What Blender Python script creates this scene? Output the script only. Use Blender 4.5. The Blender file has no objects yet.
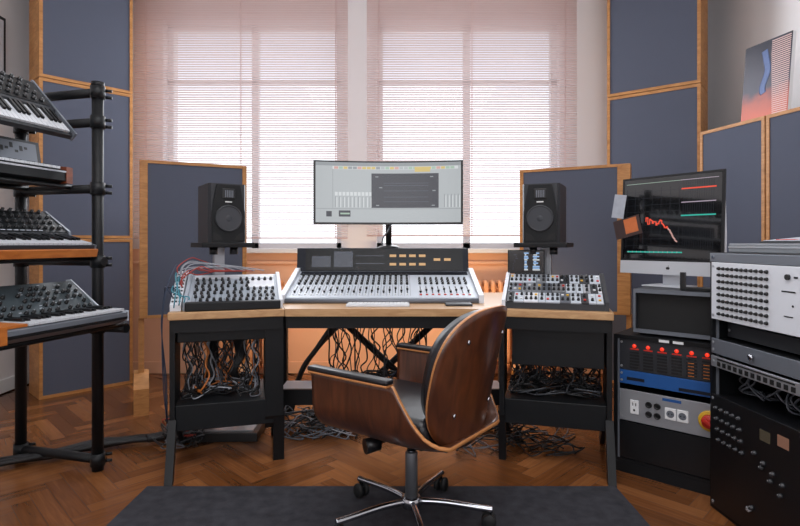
import bpy, bmesh, math, random
from mathutils import Vector, Matrix, Euler
R = math.radians
C = bpy.context.scene.collection
sc = bpy.context.scene
random.seed(7)

# ------------------------------------------------------------------ camera
EYE = 1.11
cam_d = bpy.data.cameras.new('camera')
cam = bpy.data.objects.new('camera', cam_d); C.objects.link(cam)
cam.location = (0, 0, EYE); cam.rotation_euler = (R(90), 0, 0)
cam_d.sensor_width = 36; cam_d.lens = 24.0
cam_d.shift_y = -20/800
cam_d.clip_start = 0.05
sc.camera = cam
# ------------------------------------------------------------------ world, lights, exposure
w = bpy.data.worlds.new('world'); sc.world = w; w.use_nodes = True
bg = w.node_tree.nodes['Background']
bg.inputs[1].default_value = 1.0
_n = w.node_tree.nodes; _tc = _n.new('ShaderNodeTexCoord'); _sx = _n.new('ShaderNodeSeparateXYZ'); _cr = _n.new('ShaderNodeValToRGB')
w.node_tree.links.new(_tc.outputs['Generated'], _sx.inputs[0]); w.node_tree.links.new(_sx.outputs['Z'], _cr.inputs[0])
w.node_tree.links.new(_cr.outputs[0], bg.inputs[0])
_e = _cr.color_ramp.elements               # overcast sky, brightest low over the horizon
_e[0].position = 0.0; _e[0].color = (2.1, 2.2, 2.35, 1)
_e[1].position = 0.6; _e[1].color = (1.15, 1.28, 1.48, 1)
_k = _e.new(0.16); _k.color = (1.8, 1.9, 2.05, 1)
_k = _e.new(0.34); _k.color = (1.15, 1.25, 1.42, 1)
vs = sc.view_settings
vs.view_transform = 'Standard'; vs.look = 'None'; vs.gamma = 1; vs.use_curve_mapping = False
vs.exposure = 0.0
def area(name, loc, rot, size, power, col):
    l = bpy.data.lights.new(name, 'AREA'); l.shape = 'RECTANGLE'; l.size, l.size_y = size
    l.energy = power; l.color = col
    o = bpy.data.objects.new(name, l); C.objects.link(o); o.location = loc; o.rotation_euler = rot
    return o
area('overhead_fill', (0.0, 1.0, 3.38), (0, 0, 0), (2.8, 1.6), 70, (0.97, 0.98, 1.0))  # added soft fill below the ceiling, no fixture behind it
area('rear_fill', (0.0, -2.5, 2.0), (R(88), 0, 0), (3.6, 2.0), 60, (0.95, 0.97, 1.0))  # added frontal fill behind the camera; the rear wall has no window
area('window_daylight', (-1.32, 4.37, 2.1), (R(-90), 0, 0), (1.6, 1.8), 48, (0.90, 0.95, 1.0))
area('window_daylight', (0.6, 4.37, 2.1), (R(-90), 0, 0), (1.6, 1.8), 48, (0.90, 0.95, 1.0))
area('desk_lamp_warm', (-0.35, 3.72, 0.55), (R(90), 0, 0), (1.3, 0.08), 5, (1.0, 0.68, 0.38))
area('desk_lamp_warm', (0.75, 3.62, 0.55), (R(90), 0, 0), (0.7, 0.08), 5, (1.0, 0.66, 0.34))

# ------------------------------------------------------------------ materials
def hx(s):
    s = s.lstrip('#'); v = [int(s[i:i+2], 16)/255 for i in (0, 2, 4)]
    return tuple((c/12.92 if c <= .04045 else ((c+.055)/1.055)**2.4) for c in v) + (1,)
def mat(name, col, rough=.5, metal=0, var=0, vscale=40, bump=0, bscale=200, spec=.5, coat=0):
    m = bpy.data.materials.new(name); m.use_nodes = True
    nt = m.node_tree; b = nt.nodes['Principled BSDF']
    c = hx(col) if isinstance(col, str) else col
    b.inputs['Base Color'].default_value = c
    b.inputs['Roughness'].default_value = rough; b.inputs['Metallic'].default_value = metal
    b.inputs['Specular IOR Level'].default_value = spec
    b.inputs['Coat Weight'].default_value = coat
    tc = nt.nodes.new('ShaderNodeTexCoord')
    if var:
        n = nt.nodes.new('ShaderNodeTexNoise'); n.inputs['Scale'].default_value = vscale; n.inputs['Detail'].default_value = 5
        nt.links.new(tc.outputs['Object'], n.inputs['Vector'])
        mx = nt.nodes.new('ShaderNodeMix'); mx.data_type = 'RGBA'
        mx.inputs[6].default_value = tuple(x*(1-var) for x in c[:3])+(1,)
        mx.inputs[7].default_value = tuple(min(1, x*(1+var)) for x in c[:3])+(1,)
        nt.links.new(n.outputs['Fac'], mx.inputs[0]); nt.links.new(mx.outputs[2], b.inputs['Base Color'])
    if bump:
        n = nt.nodes.new('ShaderNodeTexNoise'); n.inputs['Scale'].default_value = bscale
        nt.links.new(tc.outputs['Object'], n.inputs['Vector'])
        bp = nt.nodes.new('ShaderNodeBump'); bp.inputs['Strength'].default_value = bump; bp.inputs['Distance'].default_value = .002
        nt.links.new(n.outputs['Fac'], bp.inputs['Height']); nt.links.new(bp.outputs[0], b.inputs['Normal'])
    return m
def wood(name, c1, c2, rough=.45, scale=(2, 2, 14), ns=3.0, coat=0):
    m = bpy.data.materials.new(name); m.use_nodes = True
    nt = m.node_tree; b = nt.nodes['Principled BSDF']; b.inputs['Roughness'].default_value = rough
    b.inputs['Coat Weight'].default_value = coat; b.inputs['Coat Roughness'].default_value = .15
    tc = nt.nodes.new('ShaderNodeTexCoord'); mp = nt.nodes.new('ShaderNodeMapping'); mp.inputs['Scale'].default_value = scale
    n = nt.nodes.new('ShaderNodeTexNoise'); n.inputs['Scale'].default_value = ns; n.inputs['Detail'].default_value = 6
    n.inputs['Distortion'].default_value = 1.2
    r = nt.nodes.new('ShaderNodeValToRGB'); r.color_ramp.elements[0].color = hx(c1); r.color_ramp.elements[1].color = hx(c2)
    r.color_ramp.elements[0].position = .3; r.color_ramp.elements[1].position = .72
    nt.links.new(tc.outputs['Object'], mp.inputs[0]); nt.links.new(mp.outputs[0], n.inputs['Vector'])
    nt.links.new(n.outputs['Fac'], r.inputs[0]); nt.links.new(r.outputs[0], b.inputs['Base Color'])
    return m
def emit(name, col, strength=1.0):
    m = bpy.data.materials.new(name); m.use_nodes = True
    b = m.node_tree.nodes['Principled BSDF']; c = hx(col)
    b.inputs['Base Color'].default_value = (.01, .01, .01, 1); b.inputs['Roughness'].default_value = .25
    b.inputs['Emission Color'].default_value = c; b.inputs['Emission Strength'].default_value = strength
    return m
M = {}
M['wall'] = mat('wall_paint', '#e6e3e4', .85, var=.02, vscale=3)
M['peach'] = mat('peach_paint', '#e8b694', .7, var=.03, vscale=4)
M['white'] = mat('white_paint', '#e4e4e4', .45)
M['ceil'] = mat('ceiling_paint', '#e6e4e2', .9)
M['fabric'] = mat('blue_grey_fabric', '#565a68', .95, var=.07, vscale=300, bump=.5, bscale=900, spec=.1)
M['pine'] = wood('honey_pine', '#98632f', '#bd854c', .5, (3, 3, 12))
M['pine_h'] = wood('honey_pine_level', '#98632f', '#bd854c', .5, (2, 14, 14))
M['desk'] = wood('oak_worktop', '#a87e55', '#c29a6e', .4, (2, 14, 14))
M['blk'] = mat('black_powder_coat', '#0d0e11', .5, bump=.15, bscale=600, spec=.3)
M['blk2'] = mat('black_steel', '#101215', .45, spec=.3)
M['char'] = mat('charcoal_plastic', '#26282d', .45)
M['dk'] = mat('dark_plastic', '#101114', .35)
M['knob'] = mat('knob_black', '#0d0e11', .3)
M['slot'] = mat('slot_black', '#08080a', .6)
M['grey'] = mat('grey_metal', '#6e737c', .4, .3)
M['lgrey'] = mat('light_grey_panel', '#b9c0ca', .45)
M['silver'] = mat('brushed_silver', '#b4b7bd', .35, .7)
M['alu'] = mat('aluminium', '#c9ccd2', .35, .35)
M['mixp'] = mat('mixer_grey', '#98a0ab', .45)
M['wpanel'] = mat('white_panel', '#d4d7de', .5)
M['chrome'] = mat('chrome', '#b8bac0', .14, 1)
M['gun'] = mat('dark_chrome', '#55575c', .25, 1)
M['colm'] = mat('column_grey', '#6c6e73', .45, .6)
M['ivory'] = mat('key_white', '#bfc2c8', .3)
M['orangewood'] = wood('orange_wood', '#9a5320', '#bf7230', .4, (2, 12, 12))
M['redwood'] = wood('red_brown_wood', '#5a2a17', '#7d3c20', .4, (4, 12, 12))
M['walnut'] = wood('walnut_veneer', '#3c1d0f', '#63351d', .32, (9, 9, 1.2), 2.2, coat=.5)
M['plyedge'] = wood('ply_edge', '#a5683a', '#c0844e', .45, (2, 2, 40))
M['leather'] = mat('black_leather', '#15151a', .34, bump=.4, bscale=220)
M['blue'] = mat('blue_panel', '#1d4f8e', .4)
M['yellow'] = mat('yellow_plastic', '#d8a82a', .4)
M['red'] = mat('red_plastic', '#c22e22', .35)
M['navy'] = mat('dark_navy_panel', '#141823', .5, spec=.3)
M['cw'] = mat('white_plastic', '#d9dadc', .4)
M['rubber'] = mat('rubber_black', '#0e0f11', .6)
M['cable'] = mat('cable_black', '#131316', .5)
M['cgrey'] = mat('cable_grey', '#5b5e66', .5)
M['cgrey2'] = mat('cable_dark_grey', '#34363c', .5)
M['cwhite'] = mat('cable_white', '#94979f', .5)
M['cred'] = mat('cable_red', '#a63a30', .45)
M['cteal'] = mat('cable_teal', '#2c7b8c', .45)
M['cblue'] = mat('cable_blue', '#28374f', .45)
M['corange'] = mat('cable_orange', '#b86a2e', .45)
M['paper'] = mat('paper_grey', '#9ea2ac', .7, var=.25, vscale=30)
M['photo_dark'] = mat('photo_dark', '#3c2c2b', .4, var=.3, vscale=25)
M['photo_orange'] = mat('photo_orange', '#c06a3c', .4, var=.2, vscale=30)
M['rad'] = mat('radiator_enamel', '#e0a377', .35)
M['board'] = mat('white_laminate', '#c6cfdc', .35)

# rug
M['rug'] = mat('dark_rug', '#3c3c41', .98, var=.55, vscale=22, bump=1, bscale=400, spec=.05)

def screen_black():
    m = mat('screen_glass', '#07080b', .08, coat=1); return m
M['scr'] = screen_black()
M['bridge'] = mat('bridge_glass', '#0b0c10', .3, spec=.3)
M['e_lgrey'] = emit('screen_light_grey', '#a9aeb1', 1.0)
M['e_mgrey'] = emit('screen_mid_grey', '#8b9094', 1.0)
M['e_white'] = emit('screen_white', '#c9cdcf', 1.0)
M['e_dark'] = emit('screen_dark', '#2b2d37', 1.0)
M['e_dark2'] = emit('screen_dark_line', '#444754', 1.0)
M['e_yel'] = emit('screen_yellow', '#c9b26a', 1.0)
M['e_pink'] = emit('screen_pink', '#c79a92', 1.0)
M['e_green'] = emit('screen_green', '#9db5a4', 1.0)
M['e_red'] = emit('screen_red', '#e04a30', 1.1)
M['e_teal'] = emit('screen_teal', '#2bb3a0', 1.0)
M['e_lav'] = emit('screen_lavender', '#b9a8b8', .9)
M['e_grid'] = emit('screen_grid', '#22262e', 1.0)
M['e_blue'] = emit('screen_blue', '#8fb4e0', 1.0)
M['e_amber'] = emit('amber_display', '#c79a62', 1.0)
M['e_led'] = emit('red_led', '#f0361c', 1.2)
M['e_meter'] = emit('meter_cream', '#8f8068', .14)  # faint glow put into the faces of both meters, which are not lit
M['e_meterr'] = emit('meter_red', '#c08a72', .28)

# ------------------------------------------------------------------ mesh helpers
class MB:
    def __init__(s): s.bm = bmesh.new(); s.mi = 0
    def m(s, i): s.mi = i; return s
    def _faces(s, verts):
        fs = set()
        for v in verts:
            for f in v.link_faces: fs.add(f)
        for f in fs: f.material_index = s.mi
        return fs
    def box(s, x0, x1, y0, y1, z0, z1, bev=0, mtx=None):
        r = bmesh.ops.create_cube(s.bm, size=1)
        vs = r['verts']
        for v in vs:
            v.co = Vector(((x0+x1)/2+v.co.x*(x1-x0), (y0+y1)/2+v.co.y*(y1-y0), (z0+z1)/2+v.co.z*(z1-z0)))
        s._faces(vs)
        if bev:
            es = list({e for v in vs for e in v.link_edges})
            r2 = bmesh.ops.bevel(s.bm, geom=es, offset=bev, segments=2, affect='EDGES', profile=.5)
            vs = list({v for f in r2['faces'] for v in f.verts} | {v for v in vs if v.is_valid})
            s._faces(vs)
        if mtx is not None:
            for v in vs: v.co = mtx @ v.co
        return s
    def cyl(s, p0, p1, r0, r1=None, n=16, cap=True):
        p0, p1 = Vector(p0), Vector(p1); r1 = r0 if r1 is None else r1
        d = p1-p0; L = d.length
        q = d.to_track_quat('Z', 'Y').to_matrix().to_4x4()
        r = bmesh.ops.create_cone(s.bm, cap_ends=cap, segments=n, radius1=r0, radius2=r1, depth=L)
        mt = Matrix.Translation((p0+p1)/2) @ q
        for v in r['verts']: v.co = mt @ v.co
        for f in s._faces(r['verts']): f.smooth = len(f.verts) == 4
        return s
    def ball(s, c, r, sc_=(1, 1, 1), n=12):
        q = bmesh.ops.create_uvsphere(s.bm, u_segments=n, v_segments=max(6, n//2), radius=r)
        for v in q['verts']: v.co = Vector(c)+Vector((v.co.x*sc_[0], v.co.y*sc_[1], v.co.z*sc_[2]))
        for f in s._faces(q['verts']): f.smooth = True
        return s
    def prism(s, poly, axis, a, b):
        """poly of 2d points extruded between a and b on axis ('x': (y,z), 'y': (x,z), 'z': (x,y))"""
        def P(p, t):
            return {'x': (t, p[0], p[1]), 'y': (p[0], t, p[1]), 'z': (p[0], p[1], t)}[axis]
        v0 = [s.bm.verts.new(P(p, a)) for p in poly]; v1 = [s.bm.verts.new(P(p, b)) for p in poly]
        fs = [s.bm.faces.new(v0), s.bm.faces.new(v1[::-1])]
        n = len(poly)
        for i in range(n): fs.append(s.bm.faces.new((v0[i], v1[i], v1[(i+1) % n], v0[(i+1) % n])))
        for f in fs: f.material_index = s.mi
        bmesh.ops.recalc_face_normals(s.bm, faces=fs)
        return s
    def quad(s, a, b, c, d):
        f = s.bm.faces.new([s.bm.verts.new(p) for p in (a, b, c, d)]); f.material_index = s.mi; return s
    def tube(s, pts, r, n=8, sub=5):
        pts = [Vector(p) for p in pts]
        if sub > 1 and len(pts) > 2:
            out = []
            for i in range(len(pts)-1):
                p0 = pts[max(i-1, 0)]; p1 = pts[i]; p2 = pts[i+1]; p3 = pts[min(i+2, len(pts)-1)]
                for k in range(sub):
                    t = k/sub
                    out.append(.5*((2*p1)+(p2-p0)*t+(2*p0-5*p1+4*p2-p3)*t*t+(3*p1-p0-3*p2+p3)*t**3))
            out.append(pts[-1]); pts = out
        up = Vector((0, 0, 1)); prev = None; rings = []
        for i, p in enumerate(pts):
            d = (pts[min(i+1, len(pts)-1)]-pts[max(i-1, 0)])
            if d.length < 1e-6: d = Vector((0, 0, 1))
            d.normalize()
            if prev is None:
                a = d.cross(up)
                if a.length < .1: a = d.cross(Vector((1, 0, 0)))
            else: a = prev - d*prev.dot(d)
            a.normalize(); prev = a; b = d.cross(a)
            rings.append([s.bm.verts.new(p+r*(math.cos(2*math.pi*k/n)*a+math.sin(2*math.pi*k/n)*b)) for k in range(n)])
        for i in range(len(rings)-1):
            for k in range(n):
                f = s.bm.faces.new((rings[i][k], rings[i][(k+1) % n], rings[i+1][(k+1) % n], rings[i+1][k]))
                f.smooth = True; f.material_index = s.mi
        for rg in (rings[0][::-1], rings[-1]):
            f = s.bm.faces.new(rg); f.material_index = s.mi
        return s
    def lathe(s, prof, c=(0, 0, 0), n=24, axis='z'):
        rows = []
        for r, h in prof:
            row = []
            for k in range(n):
                a = 2*math.pi*k/n; x, y = r*math.cos(a), r*math.sin(a)
                p = {'z': (x, y, h), 'y': (x, h, y), 'x': (h, x, y)}[axis]
                row.append(s.bm.verts.new(Vector(c)+Vector(p)))
            rows.append(row)
        fs = []
        for i in range(len(rows)-1):
            for k in range(n):
                f = s.bm.faces.new((rows[i][k], rows[i][(k+1) % n], rows[i+1][(k+1) % n], rows[i+1][k])); f.smooth = True; fs.append(f)
        for rg in (rows[0], rows[-1]): fs.append(s.bm.faces.new(rg))
        for f in fs: f.material_index = s.mi
        bmesh.ops.recalc_face_normals(s.bm, faces=fs)
        return s
    def xf(s, mtx):
        for v in s.bm.verts: v.co = mtx @ v.co
        return s
    def build(s, name, mats, parent=None):
        me = bpy.data.meshes.new(name); s.bm.to_mesh(me); s.bm.free()
        for m in (mats if isinstance(mats, (list, tuple)) else [mats]): me.materials.append(m)
        o = bpy.data.objects.new(name, me); C.objects.link(o)
        if parent is not None: o.parent = parent
        return o
def bx(name, mats, parent, *a, **k): return MB().box(*a, **k).build(name, mats, parent)
def tag(o, label=None, cat=None, group=None, kind=None):
    if label: o['label'] = label
    if cat: o['category'] = cat
    if group: o['group'] = group
    if kind: o['kind'] = kind
    return o
def thing(name, label, cat, loc=(0, 0, 0), rz=0, tilt=0, group=None):
    o = bpy.data.objects.new(name, None); C.objects.link(o); o.empty_display_size = .1
    o.location = loc; o.rotation_euler = (R(tilt), 0, R(rz))
    return tag(o, label, cat, group)
def struct(o): o['kind'] = 'structure'; return o
def copies(o, locs, parent=None):
    """first location moves o, the rest are linked copies"""
    o.location = locs[0]; out = [o]
    for l in locs[1:]:
        c = o.copy(); C.objects.link(c); c.parent = o.parent if parent is None else parent; c.location = l; out.append(c)
    return out
def kids(o): return [x for x in bpy.data.objects if x.parent == o]
def copy_tree(o, parent=None):
    c = o.copy(); C.objects.link(c)
    if parent is not None: c.parent = parent
    for ch in kids(o): copy_tree(ch, c)
    return c
def knob_mesh(r, h, name='knob', mats=None, parent=None, rot=None, mark=True):
    b = MB().m(0); b.lathe([(r, 0), (r, h*.35), (r*.8, h*.45), (r*.72, h)], n=12)
    if mark: b.m(1).box(-r*.07, r*.07, r*.2, r*.7, h*.98, h*1.03)
    o = b.build(name, mats or [M['knob'], M['lgrey']], parent)
    if rot is not None: o.rotation_euler = rot
    return o

# ------------------------------------------------------------------ SETTING
# herringbone floor
def make_floor():
    W, n = .075, 6; L = W*n
    bm = bmesh.new(); uv = bm.loops.layers.uv.new('UVMap'); rl = bm.faces.layers.float.new('rnd')
    rot = Matrix.Rotation(R(45), 3, 'Z'); g = .0009
    def plank(x, y, w, h, along_x):
        ctr = rot @ Vector((x+w/2, y+h/2, 0))
        c = ctr + Vector((0, 2.2, 0))
        if abs(c.x) > 3.2 or c.y < -2.7 or c.y > 4.7: return
        ps = [(x+g, y+g), (x+w-g, y+g), (x+w-g, y+h-g), (x+g, y+h-g)]
        vs_ = []
        for p in ps:
            q = rot @ Vector((p[0], p[1], 0)); q = q+Vector((0, 2.2, 0))
            q.x = max(-2.95, min(2.62, q.x)); q.y = max(-2.6, min(4.55, q.y)); vs_.append(bm.verts.new(q))
        try: f = bm.faces.new(vs_)
        except ValueError: return
        rv = random.random(); f[rl] = rv; off = random.random()*20
        for lp, p in zip(f.loops, ps):
            u, v = (p[0]-x, p[1]-y) if along_x else (p[1]-y, p[0]-x)
            lp[uv].uv = (u+off, v+off*.37)
    for r in range(-110, 111):
        for m in range(-11, 12):
            x = r*W+m*2*L; y = r*W
            plank(x, y, L, W, True)
            plank(x+L, y-L+W, W, L, False)
    for f in bm.faces:
        if f.calc_area() < 1e-7: pass
    b = MB(); b.bm.free(); b.bm = bm
    b.m(1).box(-2.95, 2.62, -2.6, 4.55, -.12, -.0012)
    m = bpy.data.materials.new('oak_parquet'); m.use_nodes = True; nt = m.node_tree; p = nt.nodes['Principled BSDF']
    at = nt.nodes.new('ShaderNodeAttribute'); at.attribute_name = 'rnd'
    uvn = nt.nodes.new('ShaderNodeUVMap'); mp = nt.nodes.new('ShaderNodeMapping'); mp.inputs['Scale'].default_value = (3, 38, 1)
    no = nt.nodes.new('ShaderNodeTexNoise'); no.inputs['Scale'].default_value = 1.6; no.inputs['Detail'].default_value = 7; no.inputs['Distortion'].default_value = .8
    nt.links.new(uvn.outputs[0], mp.inputs[0]); nt.links.new(mp.outputs[0], no.inputs['Vector'])
    a1 = nt.nodes.new('ShaderNodeMath'); a1.operation = 'MULTIPLY_ADD'; a1.inputs[1].default_value = .55
    nt.links.new(no.outputs['Fac'], a1.inputs[0])
    a2 = nt.nodes.new('ShaderNodeMath'); a2.operation = 'MULTIPLY'; a2.inputs[1].default_value = .5
    nt.links.new(at.outputs['Fac'], a2.inputs[0]); nt.links.new(a2.outputs[0], a1.inputs[2])
    r = nt.nodes.new('ShaderNodeValToRGB'); e = r.color_ramp.elements
    e[0].position = .12; e[0].color = hx('#4f2e17'); e[1].position = .9; e[1].color = hx('#925f38')
    x = e.new(.5); x.color = hx('#704425')
    nt.links.new(a1.outputs[0], r.inputs[0]); nt.links.new(r.outputs[0], p.inputs['Base Color'])
    p.inputs['Roughness'].default_value = .24
    bp = nt.nodes.new('ShaderNodeBump'); bp.inputs['Strength'].default_value = .12; bp.inputs['Distance'].default_value = .002
    nt.links.new(no.outputs['Fac'], bp.inputs['Height']); nt.links.new(bp.outputs[0], p.inputs['Normal'])
    struct(b.build('floor', [m, mat('floor_gap', '#2a170b', .8)]))
make_floor()

WY = 4.55; TOP = 3.45; SILL = 1.06
XL, XR = -2.95, 2.62
WIN = [(-2.02, -.50), (-.20, 1.36)]; WTOP = 3.02
b = MB()
xs = [XL-.15, WIN[0][0], WIN[0][1], WIN[1][0], WIN[1][1], XR+.15]
for i in range(0, 5):
    if i % 2 == 0: b.box(xs[i], xs[i+1], WY, WY+.3, SILL, WTOP)
b.box(xs[0], xs[5], WY, WY+.3, WTOP, TOP)
b.m(1).box(xs[0], xs[5], WY, WY+.3, -.12, SILL)
struct(b.build('wall_back', [M['wall'], M['peach']]))
struct(bx('wall_left', M['wall'], None, XL-.15, XL, -2.6, WY, -.12, TOP))
struct(bx('wall_right', M['wall'], None, XR, XR+.15, -2.6, WY, -.12, TOP))
struct(bx('ceiling', M['ceil'], None, XL-.15, XR+.15, -2.75, WY+.3, TOP, TOP+.15))
struct(bx('wall_rear', M['wall'], None, XL-.15, XR+.15, -2.75, -2.6, -.12, TOP))
struct(bx('baseboard_left', M['white'], None, XL, XL+.018, -2.6, WY, 0, .1, bev=.004))
struct(bx('baseboard_back', M['peach'], None, XL+.02, XR, WY-.018, WY, 0, .1, bev=.004))
struct(bx('trim_1', M['peach'], None, XL+.02, XR, WY-.03, WY, .93, .955, bev=.006))
for i, (x0, x1) in enumerate(WIN):
    struct(bx('trim_%d' % (i+2), M['white'], None, x0-.06, x1+.06, WY-.1, WY+.2, SILL-.035, SILL+.004, bev=.006))
gm = bpy.data.materials.new('window_glass'); gm.use_nodes = True
nt = gm.node_tree; nt.nodes.remove(nt.nodes['Principled BSDF'])
t_ = nt.nodes.new('ShaderNodeBsdfTransparent'); g_ = nt.nodes.new('ShaderNodeBsdfGlossy'); g_.inputs['Roughness'].default_value = .02
mx = nt.nodes.new('ShaderNodeMixShader'); mx.inputs[0].default_value = .06
nt.links.new(t_.outputs[0], mx.inputs[1]); nt.links.new(g_.outputs[0], mx.inputs[2])
nt.links.new(mx.outputs[0], nt.nodes['Material Output'].inputs[0])
for i, (x0, x1) in enumerate(WIN):
    wn = thing('window_%d' % (i+1), None, None, ((x0+x1)/2, WY+.12, SILL)); struct(wn)
    h = (x1-x0)/2; H = WTOP-SILL
    b = MB()
    for (a, c, d, e) in ((-h, -h+.05, 0, H), (h-.05, h, 0, H), (-h, h, 0, .05), (-h, h, H-.06, H), (-.03, .03, 0, H), (-h, h, 1.43, 1.47)):
        b.box(a, c, -.03, .03, d, e)
    b.build('window_frame', M['white'], wn)
    bx('glass_pane', gm, wn, -h+.05, h-.05, -.003, .003, .05, H-.05)

# blinds
sm = bpy.data.materials.new('blind_slat'); sm.use_nodes = True
nt = sm.node_tree; p = nt.nodes['Principled BSDF']; p.inputs['Base Color'].default_value = hx('#cca79e'); p.inputs['Roughness'].default_value = .4
tr = nt.nodes.new('ShaderNodeBsdfTranslucent'); tr.inputs[0].default_value = hx('#efe2e0')
mx = nt.nodes.new('ShaderNodeMixShader'); mx.inputs[0].default_value = .8
nt.links.new(p.outputs[0], mx.inputs[1]); nt.links.new(tr.outputs[0], mx.inputs[2]); nt.links.new(mx.outputs[0], nt.nodes['Material Output'].inputs[0])
def blind(x0, x1, z0, label):
    t = thing('venetian_blind', label, 'blind', ((x0+x1)/2, WY-.13, z0))
    h = (x1-x0)/2; b = MB(); pitch = .0195; ph = R(15); wd = .0125
    n = int((3.3-z0-.03)/pitch)
    for k in range(n):
        z = .022+k*pitch
        pr = [(-wd, wd*math.tan(ph)), (0, .0015), (wd, -wd*math.tan(ph))]
        for (ya, za), (yb, zb) in zip(pr, pr[1:]):
            b.quad((-h, ya, z+za), (h, ya, z+za), (h, yb, z+zb), (-h, yb, z+zb))
    b.build('slats', sm, t)
    bx('bottom_rail', sm, t, -h, h, -.012, .012, 0, .012, bev=.003)
    bx('head_rail', M['white'], t, -h, h, -.02, .03, 3.3-z0, 3.345-z0)
    ld = MB().box(-.002, .002, -.0135, -.0128, .005, 3.3-z0).box(-.002, .002, .0128, .0135, .005, 3.3-z0).build('ladder_cord', sm, t)
    copies(ld, [(-h+.1, 0, 0), (0, 0, 0), (h-.1, 0, 0)])
blind(-2.205, -.432, 1.145, 'left venetian blind, behind the left speaker, with pinkish slats')
blind(-.275, 1.467, 1.165, 'right venetian blind, behind the right speaker, with pinkish slats')

# ------------------------------------------------------------------ acoustic panels
def panel_box(root, x0, x1, z0, z1, d, fw=.022):
    """frame boards with fabric inset; front at y=0, body to +d"""
    b = MB()
    b.box(x0, x0+fw, 0, d, z0, z1); b.box(x1-fw, x1, 0, d, z0, z1)
    b.box(x0+fw, x1-fw, 0, d, z0, z0+fw); b.box(x0+fw, x1-fw, 0, d, z1-fw, z1)
    b.build('frame', M['pine'], root)
    bx('fabric', M['fabric'], root, x0+fw, x1-fw, .006, d-.01, z0+fw, z1-fw)
ang = math.degrees(math.atan2(.46, .43))
for i, (z0, z1, lb) in enumerate(((0, 1.14, 'bottom acoustic panel standing on the floor in the left corner stack'),
                                  (1.145, 2.285, 'middle acoustic panel of the left corner stack, behind the keyboard stand'),
                                  (2.29, 3.42, 'topmost acoustic panel of the left corner stack'))):
    t = thing('acoustic_panel', lb, 'acoustic panel', (-2.335, 4.0, z0), ang, group='stacked corner panels left')
    panel_box(t, -.315, .315, 0, z1-z0, .28)
for i, (z0, z1, lb) in enumerate(((0, 1.14, 'bottom acoustic panel of the right corner stack, behind the desktop computer'),
                                  (1.145, 2.265, 'middle acoustic panel of the right corner stack'),
                                  (2.27, 3.42, 'topmost acoustic panel of the right corner stack'))):
    t = thing('acoustic_panel', lb, 'acoustic panel', (1.91, 4.05, z0), -37.6, group='stacked corner panels right')
    panel_box(t, -.328, .328, 0, z1-z0, .34)
def wallpt(t, back=0): return (2.155+.236*t+.972*back, 3.832-.972*t+.236*back)
for (t0, t1, lb) in ((.0, .515, 'low blue-grey wall panel under the left side of the picture, next to the corner stack'),
                     (.525, 1.1, 'low blue-grey wall panel above the knob rack at the right edge')):
    x, y = wallpt((t0+t1)/2)
    t = thing('wall_panel', lb, 'acoustic panel', (x, y, 0), -76.35, group='low panels along the right wall')
    panel_box(t, -(t1-t0)/2, (t1-t0)/2, 0, 1.905, .13)

# picture on the low wall panels
pm = bpy.data.materials.new('picture_print'); pm.use_nodes = True
nt = pm.node_tree; p = nt.nodes['Principled BSDF']; p.inputs['Roughness'].default_value = .35
tc = nt.nodes.new('ShaderNodeTexCoord'); sx = nt.nodes.new('ShaderNodeSeparateXYZ'); nt.links.new(tc.outputs['Object'], sx.inputs[0])
ra = nt.nodes.new('ShaderNodeValToRGB'); e = ra.color_ramp.elements
e[0].position = .0; e[0].color = hx('#c4563a'); e[1].position = 1; e[1].color = hx('#2b2d3a')
k = e.new(.22); k.color = hx('#a8503f'); k = e.new(.38); k.color = hx('#3c3a4a')
md = nt.nodes.new('ShaderNodeMath'); md.operation = 'DIVIDE'; md.inputs[1].default_value = .50
no = nt.nodes.new('ShaderNodeTexNoise'); no.inputs['Scale'].default_value = 9
nt.links.new(tc.outputs['Object'], no.inputs['Vector'])
ad = nt.nodes.new('ShaderNodeMath'); ad.operation = 'MULTIPLY_ADD'; ad.inputs[1].default_value = .3; 
nt.links.new(sx.outputs['Z'], md.inputs[0]); nt.links.new(no.outputs['Fac'], ad.inputs[0])
sb = nt.nodes.new('ShaderNodeMath'); sb.operation = 'SUBTRACT'; sb.inputs[1].default_value = .15
nt.links.new(md.outputs[0], sb.inputs[0]); nt.links.new(sb.outputs[0], ad.inputs[2]); nt.links.new(ad.outputs[0], ra.inputs[0])
nt.links.new(ra.outputs[0], p.inputs['Base Color'])
px_, py_ = wallpt(.465, .045)
t = thing('canvas_picture', 'dark and red picture on a canvas standing on the low wall panels', 'picture', (px_, py_, 1.905), -76.35, -5)
bx('canvas', M['cw'], t, -.165, .165, 0, .025, 0, .50)
f = bx('print', pm, t, -.165, .165, -.002, 0, 0, .50)
b = MB()
for k in range(37):
    z = .012+k*.013
    b.box(.03+max(0, .03-.001*k), .158, -.0035, -.002, z, z+.006)
b.build('stripes', mat('pink_stripe', '#d8b8b4', .5), t)
b = MB(); b.tube([(-.02, 0, .44), (-.005, 0, .38), (.01, 0, .30), (-.02, 0, .2), (-.01, 0, .16)], .022, 8)
b.xf(Matrix.Translation((0, -.0025, 0)) @ Matrix.Scale(.03, 4, (0, 1, 0))); b.build('blue_figure', mat('pale_blue_print', '#5d6f9a', .5, var=.3, vscale=30), t)

# picture hung on the left wall, mostly outside the frame
t = thing('framed_picture', 'pale picture in thin dark frame hanging on the left wall', 'picture', (XL, 3.55, 2.25), 90)
bx('frame', M['dk'], t, -.40, .40, -.03, 0, 0, .52)
bx('print', mat('pale_print', '#c9cdd4', .4, var=.1, vscale=5), t, -.375, .375, -.033, -.03, .025, .495)

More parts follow.
